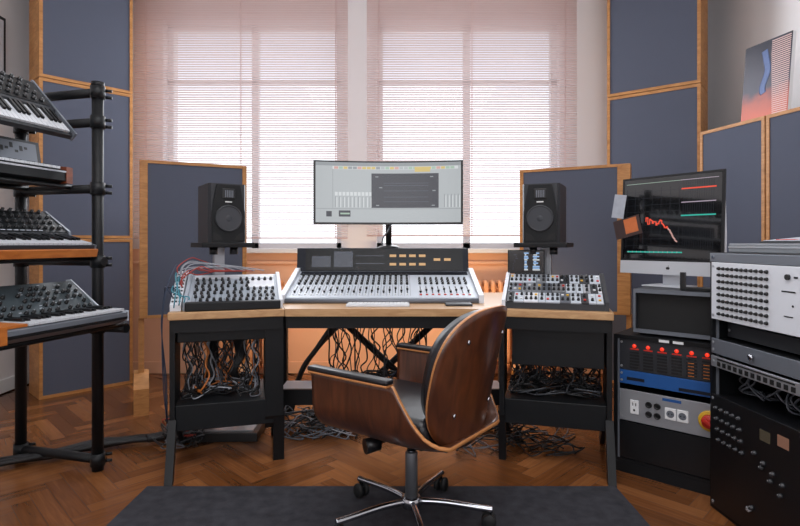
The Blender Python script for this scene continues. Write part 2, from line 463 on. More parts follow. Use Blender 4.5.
# gobos
def gobo(x, y, rz, w_, label, wl_, wr_):
    t = thing('gobo_screen', label, 'acoustic screen', (x, y, 0), rz, group='free-standing screens behind the speakers')
    h = w_/2; d = .10
    for s, q in ((-1, wl_), (1, wr_)):
        o = bx('side_board', M['pine'], t, -q/2, q/2, 0, d, .61, 1.66, bev=.003); o.location = (s*(h-q/2), 0, 0)
        o = bx('post', M['pine'], t, -.017, .017, .03, d, .22, .61); o.location = (s*(h-.012), 0, 0)
        o = MB().prism([(-.10, 0), (.3, 0), (.3, .1), (.12, .25), (.0, .25), (-.10, .17)], 'x', -.045, .045).build('foot', M['pine'], t)
        o.location = (s*(h-.012), 0, 0)
    bx('top_rail', M['pine_h'], t, -h+wl_, h-wr_, 0, d, 1.64, 1.66); bx('bottom_rail', M['pine_h'], t, -h+wl_, h-wr_, 0, d, .61, .63)
    bx('fabric', M['fabric'], t, -h+wl_, h-wr_, .006, d-.006, .63, 1.64)
gobo(-1.405, 3.66, 26, .69, 'blue-grey wood-framed screen behind the left speaker', .05, .03)
gobo(1.245, 3.85, -27.3, .77, 'blue-grey wood-framed screen behind the right speaker', .028, .085)

# ------------------------------------------------------------------ radiators
def radiator(x0, n, label):
    t = thing('radiator', label, 'radiator', (x0, 4.36, 0), 0)
    s = MB()
    s.tube([(0, -.055, .14), (0, -.055, .5), (0, -.05, .74), (0, -.03, .785), (0, .03, .785), (0, .05, .74), (0, .055, .5), (0, .055, .14), (0, .03, .1), (0, -.03, .1), (0, -.055, .14)], .02, 8, 4)
    s.box(-.008, .008, -.045, .045, .12, .77)
    o = s.build('section', M['rad'], t); copies(o, [(k*.058, 0, 0) for k in range(n)])
    MB().cyl((-.02, 0, .15), (n*.058, 0, .15), .014).cyl((-.02, 0, .74), (n*.058, 0, .74), .014).build('header_pipe', M['rad'], t)
    for k in (1, n-2): MB().box(k*.058-.015, k*.058+.015, -.05, .05, 0, .11).build('foot', M['rad'], t)
radiator(-1.56, 11, 'orange cast-iron radiator under the left window')
radiator(.58, 13, 'orange cast-iron radiator under the right window')

# ------------------------------------------------------------------ rug
def rug():
    bm = bmesh.new(); random.seed(3)
    b = MB(); b.bm.free(); b.bm = bm
    b.box(-1.145, .975, .6, 2.415, .0005, .011, bev=.004)
    o = b.build('rug', M['rug']); tag(o, 'dark charcoal rug on the parquet under the chair', 'rug')
rug()

# ------------------------------------------------------------------ DESK
DT = .78                # top surface
desk = thing('studio_desk', 'winged studio desk with oak top on black steel frames', 'desk', (0, 0, 0))
WA = 16
LC = Vector((-.838, 2.595, 0)); RC = Vector((.75, 2.595, 0))
poly = [(-.575, 2.67), (.487, 2.67), (.625, 3.15), (.735, 3.2), (.735, 3.56), (-.825, 3.56), (-.825, 3.2), (-.713, 3.15)]
MB().prism(poly, 'z', DT-.038, DT).build('tabletop', M['desk'], desk)
MB().box(-.575, .487, 2.69, 2.73, DT-.10, DT-.038).build('apron_rail', M['blk'], desk)
def wing(cx, rz, side):
    mt = Matrix.Translation(cx) @ Matrix.Rotation(R(rz), 4, 'Z')
    def put(b, name, m):
        b.xf(mt); return b.build(name, m, desk)
    put(MB().box(-.272, .272, 0, .60, DT-.038, DT-.0005, bev=.004), 'wing_top', M['desk'])
    put(MB().box(-.262, .262, .012, .05, DT-.10, DT-.038), 'apron_rail', M['blk'])
    # legs: post + panel + splayed foot
    for s in (-1, 1):
        inner = (s == 1) == (side == 'L')
        wide = .30 if (inner and side == 'L') else (.22 if not inner else .07)
        x0, x1 = (s*.255-.012, s*.255+.012)
        if inner and side == 'L': x0 = .178
        put(MB().prism([(.03, DT-.034), (.03+wide, DT-.034), (.03+wide, .20), (.03+wide*.7, .17), (.07, .17), (.03, .24)], 'x', x0, x1), 'leg', M['blk'])
        if inner and side == 'L': x0 = .225
        lp = MB().prism([(.03, .26), (.085, .22), (-.05 if not inner else .12, .0), (-.11 if not inner else .07, .0)], 'x', x0-.006, x1+.006)
        put(lp, 'leg_foot', M['blk'])
        put(MB().prism([(.2, .2), (.34, .2), (.48, .03), (.48, 0), (.44, 0)], 'x', x0, x1), 'leg_foot', M['blk'])
    # tray
    put(MB().box(-.243, .243, .04, .46, .20, .325, bev=.004), 'equipment_shelf', M['blk2'])
    if side == 'R': put(MB().box(-.205, .235, .055, .40, .495, DT-.10, bev=.004), 'rack_box', M['blk2'])
    else: put(MB().box(-.235, .18, .055, .40, .625, DT-.06, bev=.004), 'rack_box', M['blk2'])
wing(LC, WA, 'L'); wing(RC, -WA, 'R')
# rear frame between the wings
for s, x in ((-1, -.76), (1, .67)): MB().box(x-.025, x+.025, 3.46, 3.51, 0, DT-.032).build('leg', M['blk'], desk)
MB().box(-.735, .645, 3.47, 3.50, .12, .18).build('crossbar', M['blk'], desk)
b = MB(); b.box(-.66, .57, 2.93, 3.12, .285, .305); b.build('lower_shelf', M['board'], desk)
bx('lower_shelf_rail', M['blk'], desk, -.66, .57, 2.91, 2.93, .225, .31)
for a_, c_ in (((-.42, 3.25, .70), (.30, 3.25, .03)), ((.30, 3.29, .70), (-.42, 3.29, .03))):
    MB().tube([a_, c_], .02, 8, 1).build('cross_brace', M['blk'], desk)
MB().box(-.42, .32, 3.24, 3.3, DT-.085, DT-.032).build('apron_rail', M['blk'], desk)

# ------------------------------------------------------------------ mixing console
con = thing('mixing_console', 'large pale mixing console with dark meter bridge on the desk', 'mixing console', (-.10, 2.93, DT))
hw = .53
prof = [(0, 0), (0, .03), (.46, .150), (.60, .150), (.60, 0)]
MB().prism(prof, 'x', -hw, hw).build('body', M['lgrey'], con)
for s in (-1, 1):
    ck = MB().prism([(-.015, 0), (-.015, .045), (.44, .172), (.455, .172), (.455, 0)], 'x', -.014, .014).build('side_cheek', M['wpanel'], con)
    ck.location = (s*(hw+.015), 0, 0)
MB().cyl((-hw, -.012, .012), (hw, -.012, .012), .014, n=12).build('arm_rest', M['grey'], con)
slope = math.atan2(.12, .46); SM = Matrix.Translation((0, 0, .03)) @ Matrix.Rotation(slope, 4, 'X')
def sp(x, v, h=0): return (SM @ Vector((x, v, h)))[:]       # point on the sloping panel
def on_slope(b): return b.xf(SM)
# meter bridge
MB().prism([(.455, .147), (.475, .297), (.60, .297), (.60, .147)], 'x', -hw-.025, hw+.005).build('meter_bridge', M['navy'], con)
bl = math.atan2(.02, .15)
MBM = Matrix.Translation((0, .455, .147)) @ Matrix.Rotation(-bl, 4, 'X')
b = MB().box(-hw+.03, hw-.03, -.004, 0, .008, .148); b.xf(MBM); b.build('bridge_glass', M['bridge'], con)
amb = MB().box(-.021, .021, -.0065, -.004, -.008, .008).xf(Matrix.Rotation(-bl, 4, 'X')).build('meter_display', M['e_amber'], con)
locs = []
for z in (.102, .048):
    for k in range(4): locs.append((MBM @ Vector((.055+k*.062, 0, z)))[:])
for k in range(2): locs.append((MBM @ Vector((.335+k*.066, 0, .078)))[:])
copies(amb, locs)
b = MB()
for (x0, x1, z0, z1) in ((-.46, -.34, .03, .1), (-.32, -.2, .03, .13), (-.18, .0, .05, .055), (-.18, 0, .1, .104)):
    b.box(x0, x1, -.0055, -.004, z0, z1)
b.xf(MBM); b.build('meter_window', mat('meter_glass_grey', '#2b3140', .2), con)
# channels
NCH = 20; x_ch = [-hw+.035+k*.0335 for k in range(NCH)]; x_m = [x_ch[-1]+.075+k*.034 for k in range(9)]
for xs_, v0, v1, hw_ in ((x_ch, .07, .185, .0028), (x_m, .07, .185, .0028), (x_ch, .275, .36, .0075)):
    b = MB()
    for x in xs_: b.box(x-hw_, x+hw_, v0, v1, -.0005, .0012)
    on_slope(b); b.build('fader_groove', M['slot'], con)
b = MB()
for k in range(NCH+1): x = x_ch[0]-.0168+k*.0335; b.box(x-.001, x+.001, .03, .43, -.0005, .0008)
on_slope(b); b.build('strip_lines', M['grey'], con)
b = MB().box(-hw+.01, hw-.01, .40, .455, 0, .004); on_slope(b); b.build('upper_strip', M['navy'], con)
kn = knob_mesh(.0085, .016, parent=con, rot=(slope, 0, 0)); L_ = []
for x in x_ch:
    for v in (.225, .262, .375): L_.append(sp(x, v))
for x in x_m:
    for v in (.23, .27, .31): L_.append(sp(x, v))
copies(kn, L_)
fc = MB().box(-.006, .006, -.011, .011, .001, .012, bev=.002).m(1).box(-.006, .006, -.001, .001, .0118, .0125).build('fader_cap', [M['knob'], M['cw']], con); fc.rotation_euler = (slope, 0, 0)
copies(fc, [sp(x, .09+.07*((i*7) % 5)/5, 0) for i, x in enumerate(x_ch+x_m)])
bt = MB().box(-.006, .006, -.005, .005, 0, .005, bev=.001).build('button', M['cw'], con); bt.rotation_euler = (slope, 0, 0)
copies(bt, [sp(x, .045) for x in x_ch])
bt = MB().box(-.007, .007, -.006, .006, 0, .005, bev=.001).build('button', M['red'], con); bt.rotation_euler = (slope, 0, 0); tag(bt, 'red button')
copies(bt, [sp(x, .045) for x in x_m])

# ultrawide monitor on the meter bridge
mon = thing('ultrawide_monitor', 'curved ultrawide monitor with a grey session on screen above the console', 'monitor', (-.075, 3.47, DT+.297))
mcz = 1.435-(DT+.297); RAD = 1.9
def cpt(x, z, off): 
    a = x/RAD; return (RAD*math.sin(a), -(RAD*(1-math.cos(a))) - off, mcz+z)
def cpatch(b, x0, x1, z0, z1, off, n=None):
    n = n or max(1, int((x1-x0)/.04))
    for k in range(n):
        a, c = x0+(x1-x0)*k/n, x0+(x1-x0)*(k+1)/n
        b.quad(cpt(a, z0, off), cpt(c, z0, off), cpt(c, z1, off), cpt(a, z1, off))
b = MB()
n = 24; W2, H2 = .482, .205
for k in range(n):
    a, c = -W2+2*W2*k/n, -W2+2*W2*(k+1)/n
    b.quad(cpt(a, -H2, .012), cpt(c, -H2, .012), cpt(c, H2, .012), cpt(a, H2, .012))
    b.quad(cpt(a, H2, -.018), cpt(c, H2, -.018), cpt(c, -H2, -.018), cpt(a, -H2, -.018))
    b.quad(cpt(a, H2, .012), cpt(c, H2, .012), cpt(c, H2, -.018), cpt(a, H2, -.018))
    b.quad(cpt(a, -H2, -.018), cpt(c, -H2, -.018), cpt(c, -H2, .012), cpt(a, -H2, .012))
for s in (-W2, W2): b.quad(cpt(s, -H2, .012), cpt(s, H2, .012), cpt(s, H2, -.018), cpt(s, -H2, -.018))
bmesh.ops.remove_doubles(b.bm, verts=b.bm.verts, dist=1e-5); bmesh.ops.recalc_face_normals(b.bm, faces=b.bm.faces)
b.build('housing', M['dk'], mon)
b = MB(); S = .0135
def U(m_, x0, x1, z0, z1, lay=0): b.m(m_); cpatch(b, x0, x1, z0, z1, S+lay*.0006)
# materials: 0 lgrey 1 mgrey 2 white 3 dark 4 dark line 5 yellow 6 pink 7 green
U(0, -.468, .468, -.192, .195)
U(1, -.468, .468, .172, .195, 1); U(2, -.36, .45, .150, .170, 1)
rr = random.Random(4)
for k in range(26):
    U(rr.choice((5, 6, 7, 1, 0)) if k != 20 else 5, -.35+k*.030, -.35+k*.030+.026, .152, .168, 2)
U(5, .17, .27, .135, .168, 3)
U(1, -.36, -.357, -.10, .15, 1)
for k in range(10):
    x = -.345+k*.0245
    U(2, x, x+.018, -.02, .004, 1); U(1, x+.002, x+.006, -.095, -.025, 1); U(2, x+.010, x+.016, -.095, -.03, 1)
for k in range(5):
    x = .36+k*.022
    U(1, x, x+.005, -.095, -.01, 1); U(2, x+.009, x+.014, -.095, -.02, 1)
U(1, -.468, .468, -.106, -.102, 1)
U(3, -.40, -.365, -.155, -.12, 1); U(3, -.32, -.245, -.155, -.115, 1)
U(7, -.31, -.25, -.14, -.13, 2)
U(3, -.11, .325, -.098, .125, 2)
for z in (.06, .045, .01, -.03, -.06): U(4, -.03, .26, z, z+.004, 3)
for x, z in ((-.06, .03), (.285, .01), (-.085, .1), (.27, .1), (-.08, -.085), (.28, -.085)): U(1, x, x+.02, z, z+.006, 3)
b.build('screen', [M[k] for k in ('e_lgrey', 'e_mgrey', 'e_white', 'e_dark', 'e_dark2', 'e_yel', 'e_pink', 'e_green')], mon)
MB().cyl((0, .05, .02), (0, .05, mcz), .02).box(-.05, .05, .018, .06, mcz-.05, mcz+.05).build('stand_pole', M['dk'], mon)
MB().lathe([(.075, 0), (.075, .006), (.05, .016), (.02, .022)], (0, .05, 0), 24).build('stand_base', M['dk'], mon)
MB().tube([(.03, .04, mcz-.15), (.0, .02, mcz-.24), (-.035, .02, mcz-.29), (-.045, .05, .012)], .005, 6).build('power_lead', M['cgrey'], mon)

# computer keyboard, trackpad
kb = thing('computer_keyboard', 'flat white computer keyboard in front of the console', 'keyboard', (-.115, 2.80, DT), 0)
bx('base', M['alu'], kb, -.165, .165, -.055, .055, 0, .012, bev=.003)
ks = MB().box(-.0085, .0085, -.0075, .0075, .012, .015, bev=.001).build('key', M['cw'], kb)
copies(ks, [(-.148+.0197*c_, -.04+.02*r_, 0) for r_ in range(5) for c_ in range(16)])
t = bx('trackpad', M['char'], None, -.07, .07, -.05, .05, 0, .012, bev=.004); t.location = (.31, 2.83, DT)
tag(t, 'dark flat trackpad on the desk right of the white keyboard', 'trackpad')

# ------------------------------------------------------------------ gear on the wings
def wing_thing(name, label, cat, cx, rz, lx, ly, z=DT):
    q = Matrix.Rotation(R(rz), 3, 'Z') @ Vector((lx, ly, 0)); p = cx+q
    return thing(name, label, cat, (p.x, p.y, z), rz)
def wedge(t, w_, d, zf, zb, mb, side=None, lid=.06):
    MB().prism([(0, 0), (0, zf), (d-lid, zb), (d, zb), (d, 0)], 'x', -w_/2, w_/2).build('body', mb, t)
    if side:
        for s, sm_ in ((-1, side[0]), (1, side[1])):
            o = MB().prism([(-.004, 0), (-.004, zf+.012), (d-lid, zb+.012), (d, zb+.012), (d, 0)], 'x', -.009, .009).build('side_cheek', sm_, t); o.location = (s*(w_/2+.009), 0, 0)
    sl = math.atan2(zb-zf, d-lid)
    return Matrix.Translation((0, 0, zf)) @ Matrix.Rotation(sl, 4, 'X'), sl, math.hypot(zb-zf, d-lid)
# left: analogue mixer
t = wing_thing('analog_mixer', 'pale analogue mixer full of black knobs on the left desk wing', 'mixer', LC, WA, .027, .06)
m_, sl, Ln = wedge(t, .44, .36, .03, .152, M['mixp'], (M['mixp'], M['wpanel']))
bx('front_lip', M['blk2'], t, -.225, .225, -.05, -.005, 0, .044, bev=.006)
b = MB(); b.box(-.205, .205, Ln*.86, Ln*.985, 0, .003).box(.07, .205, Ln*.52, Ln*.83, 0, .003); b.xf(m_); b.build('white_panel', M['wpanel'], t)
b = MB()
for k in range(12): b.box(-.2+k*.0345-.0008, -.2+k*.0345+.0008, .0, Ln*.84, 0, .0012)
for k in range(10): b.box(-.185+k*.027, -.179+k*.027, .015, .055, 0, .0014)
b.xf(m_); b.build('strip_lines', M['grey'], t)
kn = knob_mesh(.0085, .017, parent=t, rot=(sl, 0, 0)); L_ = []
rq = random.Random(31)
for r_ in range(7):
    for c_ in range(13):
        if (c_ > 8 and r_ in (4, 5)) or rq.random() < .1: continue
        L_.append((m_ @ Vector((-.19+c_*.0315+(.006 if r_ % 2 else 0), .028+r_*.038, .002)))[:])
copies(kn, L_)
# left: patch module with cables
t = wing_thing('modular_patch_panel', 'narrow blue-white patch panel holding cables at the left end of the desk', 'patch panel', LC, WA, -.243, .05)
m2, sl2, Ln2 = wedge(t, .05, .36, .03, .175, M['wpanel'], None)
jk = MB().lathe([(.005, 0), (.005, .004), (.003, .004)], n=10).build('jack', M['dk'], t); jk.rotation_euler = (sl2, 0, 0)
JL = [(m2 @ Vector((-.016+.016*c_, .03+.034*r_, 0))) for r_ in range(9) for c_ in range(3)]
copies(jk, [p[:] for p in JL])
WML = Matrix.Translation(LC) @ Matrix.Rotation(R(WA), 4, 'Z')
def wl(x, y, z): return (WML @ Vector((x, y, z)))
rr = random.Random(11)
specs = [('cred', 5, 'red patch cable looped high over the patch panel', 'red patch cables'),
         ('cteal', 4, 'teal patch cable hanging from the patch panel', 'teal patch cables'),
         ('cwhite', 5, 'pale grey patch cable arching from the patch panel to the mixer', 'grey patch cables'),
         ('cblue', 3, 'dark blue patch cable drooping off the left desk edge', 'blue patch cables')]
for col, n, lb, gp in specs:
    for k in range(n):
        j = WML @ (Vector((-.243, .05, DT)) + rr.choice(JL))
        jx = WML.inverted() @ j
        if col == 'cred':
            pts = [jx, jx+Vector((-.005, 0, .04)), jx+Vector((.03+.012*k, .05, .07+.008*k)), jx+Vector((.07+.02*k, .06, .06+.006*k)), Vector((-.08+.05*k, .33, DT+.175))]
        elif col == 'cwhite':
            pts = [jx, jx+Vector((0, 0, .04)), jx+Vector((.05, .04, .07+.006*k)), Vector((-.08+.035*k, .28, DT+.20)), Vector((-.02+.05*k, .33, DT+.178))]
        elif col == 'cteal':
            pts = [jx, jx+Vector((0, -.03, .045)), jx+Vector((.0, -.07, .02)), Vector((-.24+.02*k, .02, DT+.07)), Vector((-.245+.022*k, .012, DT+.02+.012*k))]
        else:
            pts = [jx, jx+Vector((-.03, 0, .05)), Vector((-.30-.01*k, .15+.06*k, DT+.08)), Vector((-.315-.01*k, .14+.06*k, DT-.1)), Vector((-.31, .15+.05*k, .4)), Vector((-.30, .2, .2))]
        b = MB(); b.tube([(WML @ p)[:] for p in pts], .003, 6, 6)
        tag(b.build('patch_cable', M[col]), lb, 'cable', gp)

# right: outboard rack
t = wing_thing('outboard_rack', 'tilted desktop rack of small black and white modules on the right desk wing', 'audio rack', RC, -WA, 0, .045)
m_, sl, Ln = wedge(t, .475, .36, .03, .152, M['char'], (M['wpanel'], M['char']), .07)
rr = random.Random(21)
rowh = Ln/3; cols = ['grey', 'lgrey', 'silver', 'char', 'wpanel', 'silver', 'lgrey']
L_ = []; SB = []
for r_ in range(3):
    x = -.232; 
    while x < .225:
        w_ = rr.choice((.035, .05, .07)); w_ = min(w_, .232-x)
        b = MB().box(x+.001, x+w_-.001, rowh*r_+.003, rowh*(r_+1)-.003, 0, .006); b.xf(m_)
        b.build('module', M[rr.choice(cols)] if r_ < 2 else M[rr.choice(('silver', 'char', 'lgrey', 'lgrey'))], t)
        nk = max(1, round(w_/.026))
        for c_ in range(nk):
            for v in (.3, .72):
                q = (m_ @ Vector((x+w_*(c_+.5)/nk, rowh*(r_+v), .006)))[:]
                (L_ if rr.random() < .78 else SB).append(q)
        x += w_
kn = knob_mesh(.0075, .014, parent=t, rot=(sl, 0, 0)); copies(kn, L_[:98])
cbs = [MB().box(-.006, .006, -.005, .005, 0, .006, bev=.001).build('button', M[c_], t) for c_ in ('red', 'cw', 'yellow')]
for i, o in enumerate(cbs):
    o.rotation_euler = (sl, 0, 0); tag(o, ('red button', 'white button', 'yellow button')[i])
    if SB[i::3]: copies(o, SB[i::3])
# small display on the rack's back ledge
t = wing_thing('small_display', 'small dark display with blue spectrum standing on the right desktop rack', 'display', RC, -WA, -.15, .355, DT+.152)
bx('housing', M['dk'], t, -.10, .10, -.008, .008, .008, .14, bev=.003)
MB().box(-.06, .06, -.02, .02, 0, .01).build('foot', M['dk'], t)
b = MB().m(0).box(-.092, .092, -.0095, -.008, .018, .132)
for k in range(9): b.m(1).box(-.075+k*.003, -.07+.03*rr.random(), -.0105, -.0095, .03+k*.010, .034+k*.010)
for x0, s_ in ((-.005, 1), (.045, 1.4)):
    for k in range(11):
        w_ = (.008+.022*rr.random())*s_*.8; b.m(2 if k % 3 else 3).box(x0-w_*.3, x0+w_, -.0105, -.0095, .026+k*.0092, .033+k*.0092)
b.build('screen', [M['scr'], M['e_dark2'], M['e_blue'], M['e_white']], t)

# ------------------------------------------------------------------ monitors (speakers) and stands
def speaker(x, y, rz, label, slabel):
    st = thing('speaker_stand', slabel, 'speaker stand', (x, y, DT), rz, group='speaker stands')
    Hs = 1.112-DT
    bx('top_plate', M['blk'], st, -.14, .14, -.13, .15, Hs-.026, Hs, bev=.004)
    MB().box(-.028, .028, .07, .11, .012, Hs-.026).build('pole', M['silver'], st)
    bx('base_plate', M['blk'], st, -.06, .06, .05, .13, 0, .012, bev=.003)
    for s in (-1, 1): MB().cyl((s*.055, -.02, Hs-.065), (s*.055, -.02, Hs-.026), .022).build('clamp_knob', M['dk'], st)
    t = thing('studio_speaker', label, 'speaker', (x, y, 1.112), rz, group='studio speakers')
    W_, H_, D_ = .2, .318, .25
    # cabinet: front corners chamfered
    MB().prism([(-W_/2, -.085), (-W_/2+.012, -.105), (W_/2-.012, -.105), (W_/2, -.085), (W_/2, D_-.105), (-W_/2, D_-.105)], 'z', 0, H_).build('cabinet', M['char'], t)
    bf = MB().prism([(-.088, .006), (.088, .006), (.088, .165), (.062, .311), (-.062, .311), (-.088, .165)], 'y', -.117, -.104)
    bf.build('baffle', M['blk2'], t)
    MB().lathe([(.072, 0), (.072, -.008), (.064, -.010), (.06, -.004), (.028, .008)], (0, -.117, .130), 32, 'y').build('woofer_ring', M['char'], t)
    MB().lathe([(.062, -.006), (.030, .004), (.026, -.002), (.012, -.008), (.001, -.009)], (0, -.119, .130), 32, 'y').build('woofer_cone', mat('woofer_cone', '#33353b', .6), t)
    tw = MB().box(-.034, .034, -.122, -.116, .235, .290, bev=.003)
    tw.build('tweeter', M['dk'], t)
    b = MB()
    for k in range(5): b.box(-.02+k*.0095, -.015+k*.0095, -.124, -.1215, .243, .281)
    b.build('tweeter_ribbon', M['grey'], t)
    MB().box(-.018, .018, -.1185, -.117, .216, .222).build('badge', M['cw'], t)
    for s in (-1, 1):
        MB().prism([(s*.078, .015), (s*.03, .015), (s*.045, .04), (s*.078, .055)], 'y', -.1185, -.1165).build('bass_port', M['slot'], t)
speaker(-.985, 2.965, 33, 'black studio speaker in front of the left screen', 'flat-topped speaker stand on the left desk wing')
speaker(.80, 2.965, -25, 'black studio speaker in front of the right screen', 'flat-topped speaker stand on the right desk wing')

# ------------------------------------------------------------------ keyboard stand and synths
SA = 75
sP = Vector((-1.477, 2.606, 0)); su = Vector((math.cos(R(SA)), math.sin(R(SA)), 0)); sv = Vector((math.sin(R(SA)), -math.cos(R(SA)), 0))
st = thing('keyboard_stand', 'black tubular stand carrying four keyboards at the left', 'keyboard stand', sP, SA)
BK = .48; NX = -.95
for x in (0, NX):
    for y in (0, BK):
        MB().cyl((x, y, .0), (x, y, 1.89), .026).cyl((x, y, 1.87), (x, y, 1.895), .03).build('post', M['blk'], st)
        for z in (.055, .70, 1.02, 1.375, 1.70, 1.845):
            c_ = MB().cyl((0, 0, -.03), (0, 0, .03), .033).build('clamp', M['blk2'], st); c_.location = (x, y, z)
            for q in (.015, -.018): MB().cyl((.028, -.018, q), (.046, -.042, q), .008, n=8).build('bolt', M['blk2'], c_)
    for z, y0, y1 in ((.055, -.02, BK), (.70, -.17, BK), (1.02, -.04, BK), (1.375, -.02, BK), (1.70, -.02, BK), (1.845, -.0, BK)):
        MB().cyl((x, y0, z), (x, y1, z), .022).build('arm', M['blk'], st)
for y, z in ((-.16, .734), (.10, .734), (.03, 1.049), (.29, 1.113), (.15, 1.397), (.42, 1.397)):
    MB().cyl((NX, y, z-.012), (0, y, z-.012), .012, n=10).build('rail', M['blk2'], st)
def syn_origin(a, z, L): return sP + sv*a - su*(.04+L/2) + Vector((0, 0, z))
def keys(t, x0, x1, y0, z, ln=.14, kw=.0228):
    n = int((x1-x0)/kw); 
    wk = MB().box(-kw/2+.0006, kw/2-.0006, 0, ln, -.012, .0, bev=.0015).build('white_key', M['ivory'], t)
    copies(wk, [(x0+kw*(k+.5), y0, z) for k in range(n)])
    bk = MB().prism([(ln*.36, 0), (ln*.38, .011), (ln, .012), (ln, 0)], 'x', -.006, .006).build('black_key', M['knob'], t)
    copies(bk, [(x0+kw*(k+1), y0, z) for k in range(n-1) if (k % 7) not in (2, 6)])
# S1: steeply tilted black synth, on top
L1 = .84; o1 = syn_origin(-.113, 1.612, L1)
t = thing('synthesizer', 'steeply tilted black synthesizer on the top level of the keyboard stand', 'synthesizer', o1, SA, 44, 'keyboards on the stand')
MB().prism([(0, 0), (0, .022), (.01, .03), (.155, .03), (.165, .045), (.37, .052), (.38, .048), (.38, 0)], 'x', -L1/2, L1/2-.012).build('body', M['char'], t)
MB().prism([(-.005, -.004), (-.005, .042), (.385, .058), (.385, -.004)], 'x', L1/2-.012, L1/2).build('end_cheek', M['grey'], t)
keys(t, -L1/2+.01, L1/2-.014, .008, .042, .14)
b = MB().box(-L1/2+.02, L1/2-.03, .185, .36, 0, .002); b.xf(Matrix.Translation((0, 0, .0452)) @ Matrix.Translation((0, .17, 0)) @ Matrix.Rotation(.05, 4, 'X') @ Matrix.Translation((0, -.17, 0))); b.build('panel', M['blk2'], t)
kn = knob_mesh(.011, .014, parent=t); copies(kn, [(L1/2-.06-.042*c_-.012*r_, .215+.045*r_, .0492+.0022*r_) for r_ in range(4) for c_ in range(17)])
# S2: flat keyboard + module on it
L2 = .84; o2 = syn_origin(-.113, 1.397, L2)
t = thing('keyboard', 'flat dark keyboard with wooden end on the second level of the stand, module on top', 'keyboard', o2, SA, 0, 'keyboards on the stand')
MB().prism([(0, .012), (.0, .06), (.02, .066), (.15, .066), (.16, .09), (.34, .09), (.34, 0), (.04, 0)], 'x', -L2/2, L2/2-.035).build('body', M['blk2'], t)
MB().prism([(-.004, .0), (-.004, .078), (.16, .095), (.345, .095), (.345, 0)], 'x', L2/2-.035, L2/2).build('end_cheek', M['redwood'], t)
keys(t, -L2/2+.01, L2/2-.04, .01, .079, .138)
bx('front_trim', M['silver'], t, -L2/2, L2/2-.035, -.003, 0, .05, .058)
q = o2 + sv*(-.17) + su*(.02); 
md_ = thing('sound_module', 'dark box module with small display standing on the flat keyboard', 'synth module', (q.x, q.y, 1.397+.0905), SA)
MB().prism([(0, 0), (.02, .115), (.15, .115), (.15, 0)], 'x', -.36, .385).build('body', M['char'], md_)
bm_ = Matrix.Rotation(-math.atan2(.02, .115), 4, 'X')
b = MB().box(-.33, .365, -.002, 0, .012, .104); b.xf(bm_); b.build('face', M['grey'], md_)
b = MB()
for k in range(9): b.box(.11+k*.024, .125+k*.024, -.003, -.002, .05+.01*(k % 3), .062+.012*(k % 2)+.01*(k % 3))
b.xf(bm_); b.build('marking', [M['dk']], md_)
o = MB().cyl((0, -.001, 0), (0, -.014, 0), .009).build('knob', M['dk'], md_); copies(o, [(bm_ @ Vector((-.15+k*.04, 0, .05)))[:] for k in range(6)])
# S3
L3 = .84; o3 = syn_origin(.023, 1.049, L3)
t = thing('synthesizer', 'knob-covered synthesizer with orange wooden front on the third level of the stand', 'synthesizer', o3, SA, 12, 'keyboards on the stand')
MB().prism([(0, .03), (.0, .05), (.155, .05), (.165, .075), (.33, .145), (.345, .14), (.345, .0), (.02, .0)], 'x', -L3/2+.012, L3/2-.012).build('body', M['char'], t)
bx('wooden_front', M['orangewood'], t, -L3/2, L3/2, -.014, 0, -.003, .035, bev=.003)
for s in (-1, 1):
    o = MB().prism([(0, -.003), (0, .052), (.155, .062), (.165, .085), (.33, .152), (.35, .148), (.35, -.003)], 'x', -.006, .006).build('end_cheek', M['grey'], t); o.location = (s*(L3/2-.006), 0, 0)
keys(t, -L3/2+.016, L3/2-.016, .004, .063, .145)
p3 = Matrix.Translation((0, .165, .075)) @ Matrix.Rotation(math.atan2(.07, .165), 4, 'X')
b = MB().box(-L3/2+.014, L3/2-.014, .006, .172, 0, .003); b.xf(p3); b.build('panel', M['blk2'], t)
kn = knob_mesh(.009, .015, parent=t, rot=(math.atan2(.07, .165), 0, 0)); copies(kn, [(p3 @ Vector((L3/2-.04-.036*c_-(.014 if r_ % 2 else 0), .035+.045*r_, .003)))[:] for r_ in range(4) for c_ in range(20)])
b = MB()
for k in range(16): b.box(L3/2-.16-k*.03, L3/2-.14-k*.03, .012, .016, .003, .0045)
b.xf(p3); b.build('marking', M['lgrey'], t)
# S4
L4 = .62; o4 = syn_origin(.218, .735, L4)
t = thing('synthesizer', 'dark green-grey analogue synthesizer with orange wooden cheek on the lowest level of the stand', 'synthesizer', o4, SA, 0, 'keyboards on the stand')
gs = mat('slate_green_panel', '#3a4348', .45)
MB().prism([(0, .02), (.0, .05), (.02, .058), (.155, .058), (.165, .06), (.335, .19), (.355, .185), (.355, 0), (.03, 0)], 'x', -L4/2+.026, L4/2-.008).build('body', M['grey'], t)
MB().prism([(-.006, .004), (-.006, .07), (.15, .072), (.165, .082), (.335, .205), (.36, .2), (.36, 0)], 'x', -L4/2, -L4/2+.026).build('wooden_cheek', M['orangewood'], t)
MB().prism([(0, .01), (.0, .058), (.155, .064), (.165, .072), (.335, .198), (.36, .195), (.36, 0)], 'x', L4/2-.008, L4/2).build('end_cheek', M['lgrey'], t)
keys(t, -L4/2+.12, L4/2-.012, .006, .07, .145)
bx('bender_panel', M['orangewood'], t, -L4/2+.028, -L4/2+.118, .01, .15, .058, .068)
p4 = Matrix.Translation((0, .165, .06)) @ Matrix.Rotation(math.atan2(.13, .17), 4, 'X')
b = MB().box(-L4/2+.028, L4/2-.01, .004, .212, 0, .004); b.xf(p4); b.build('panel', gs, t)
rr = random.Random(5)
kn = knob_mesh(.009, .016, parent=t, rot=(math.atan2(.13, .17), 0, 0))
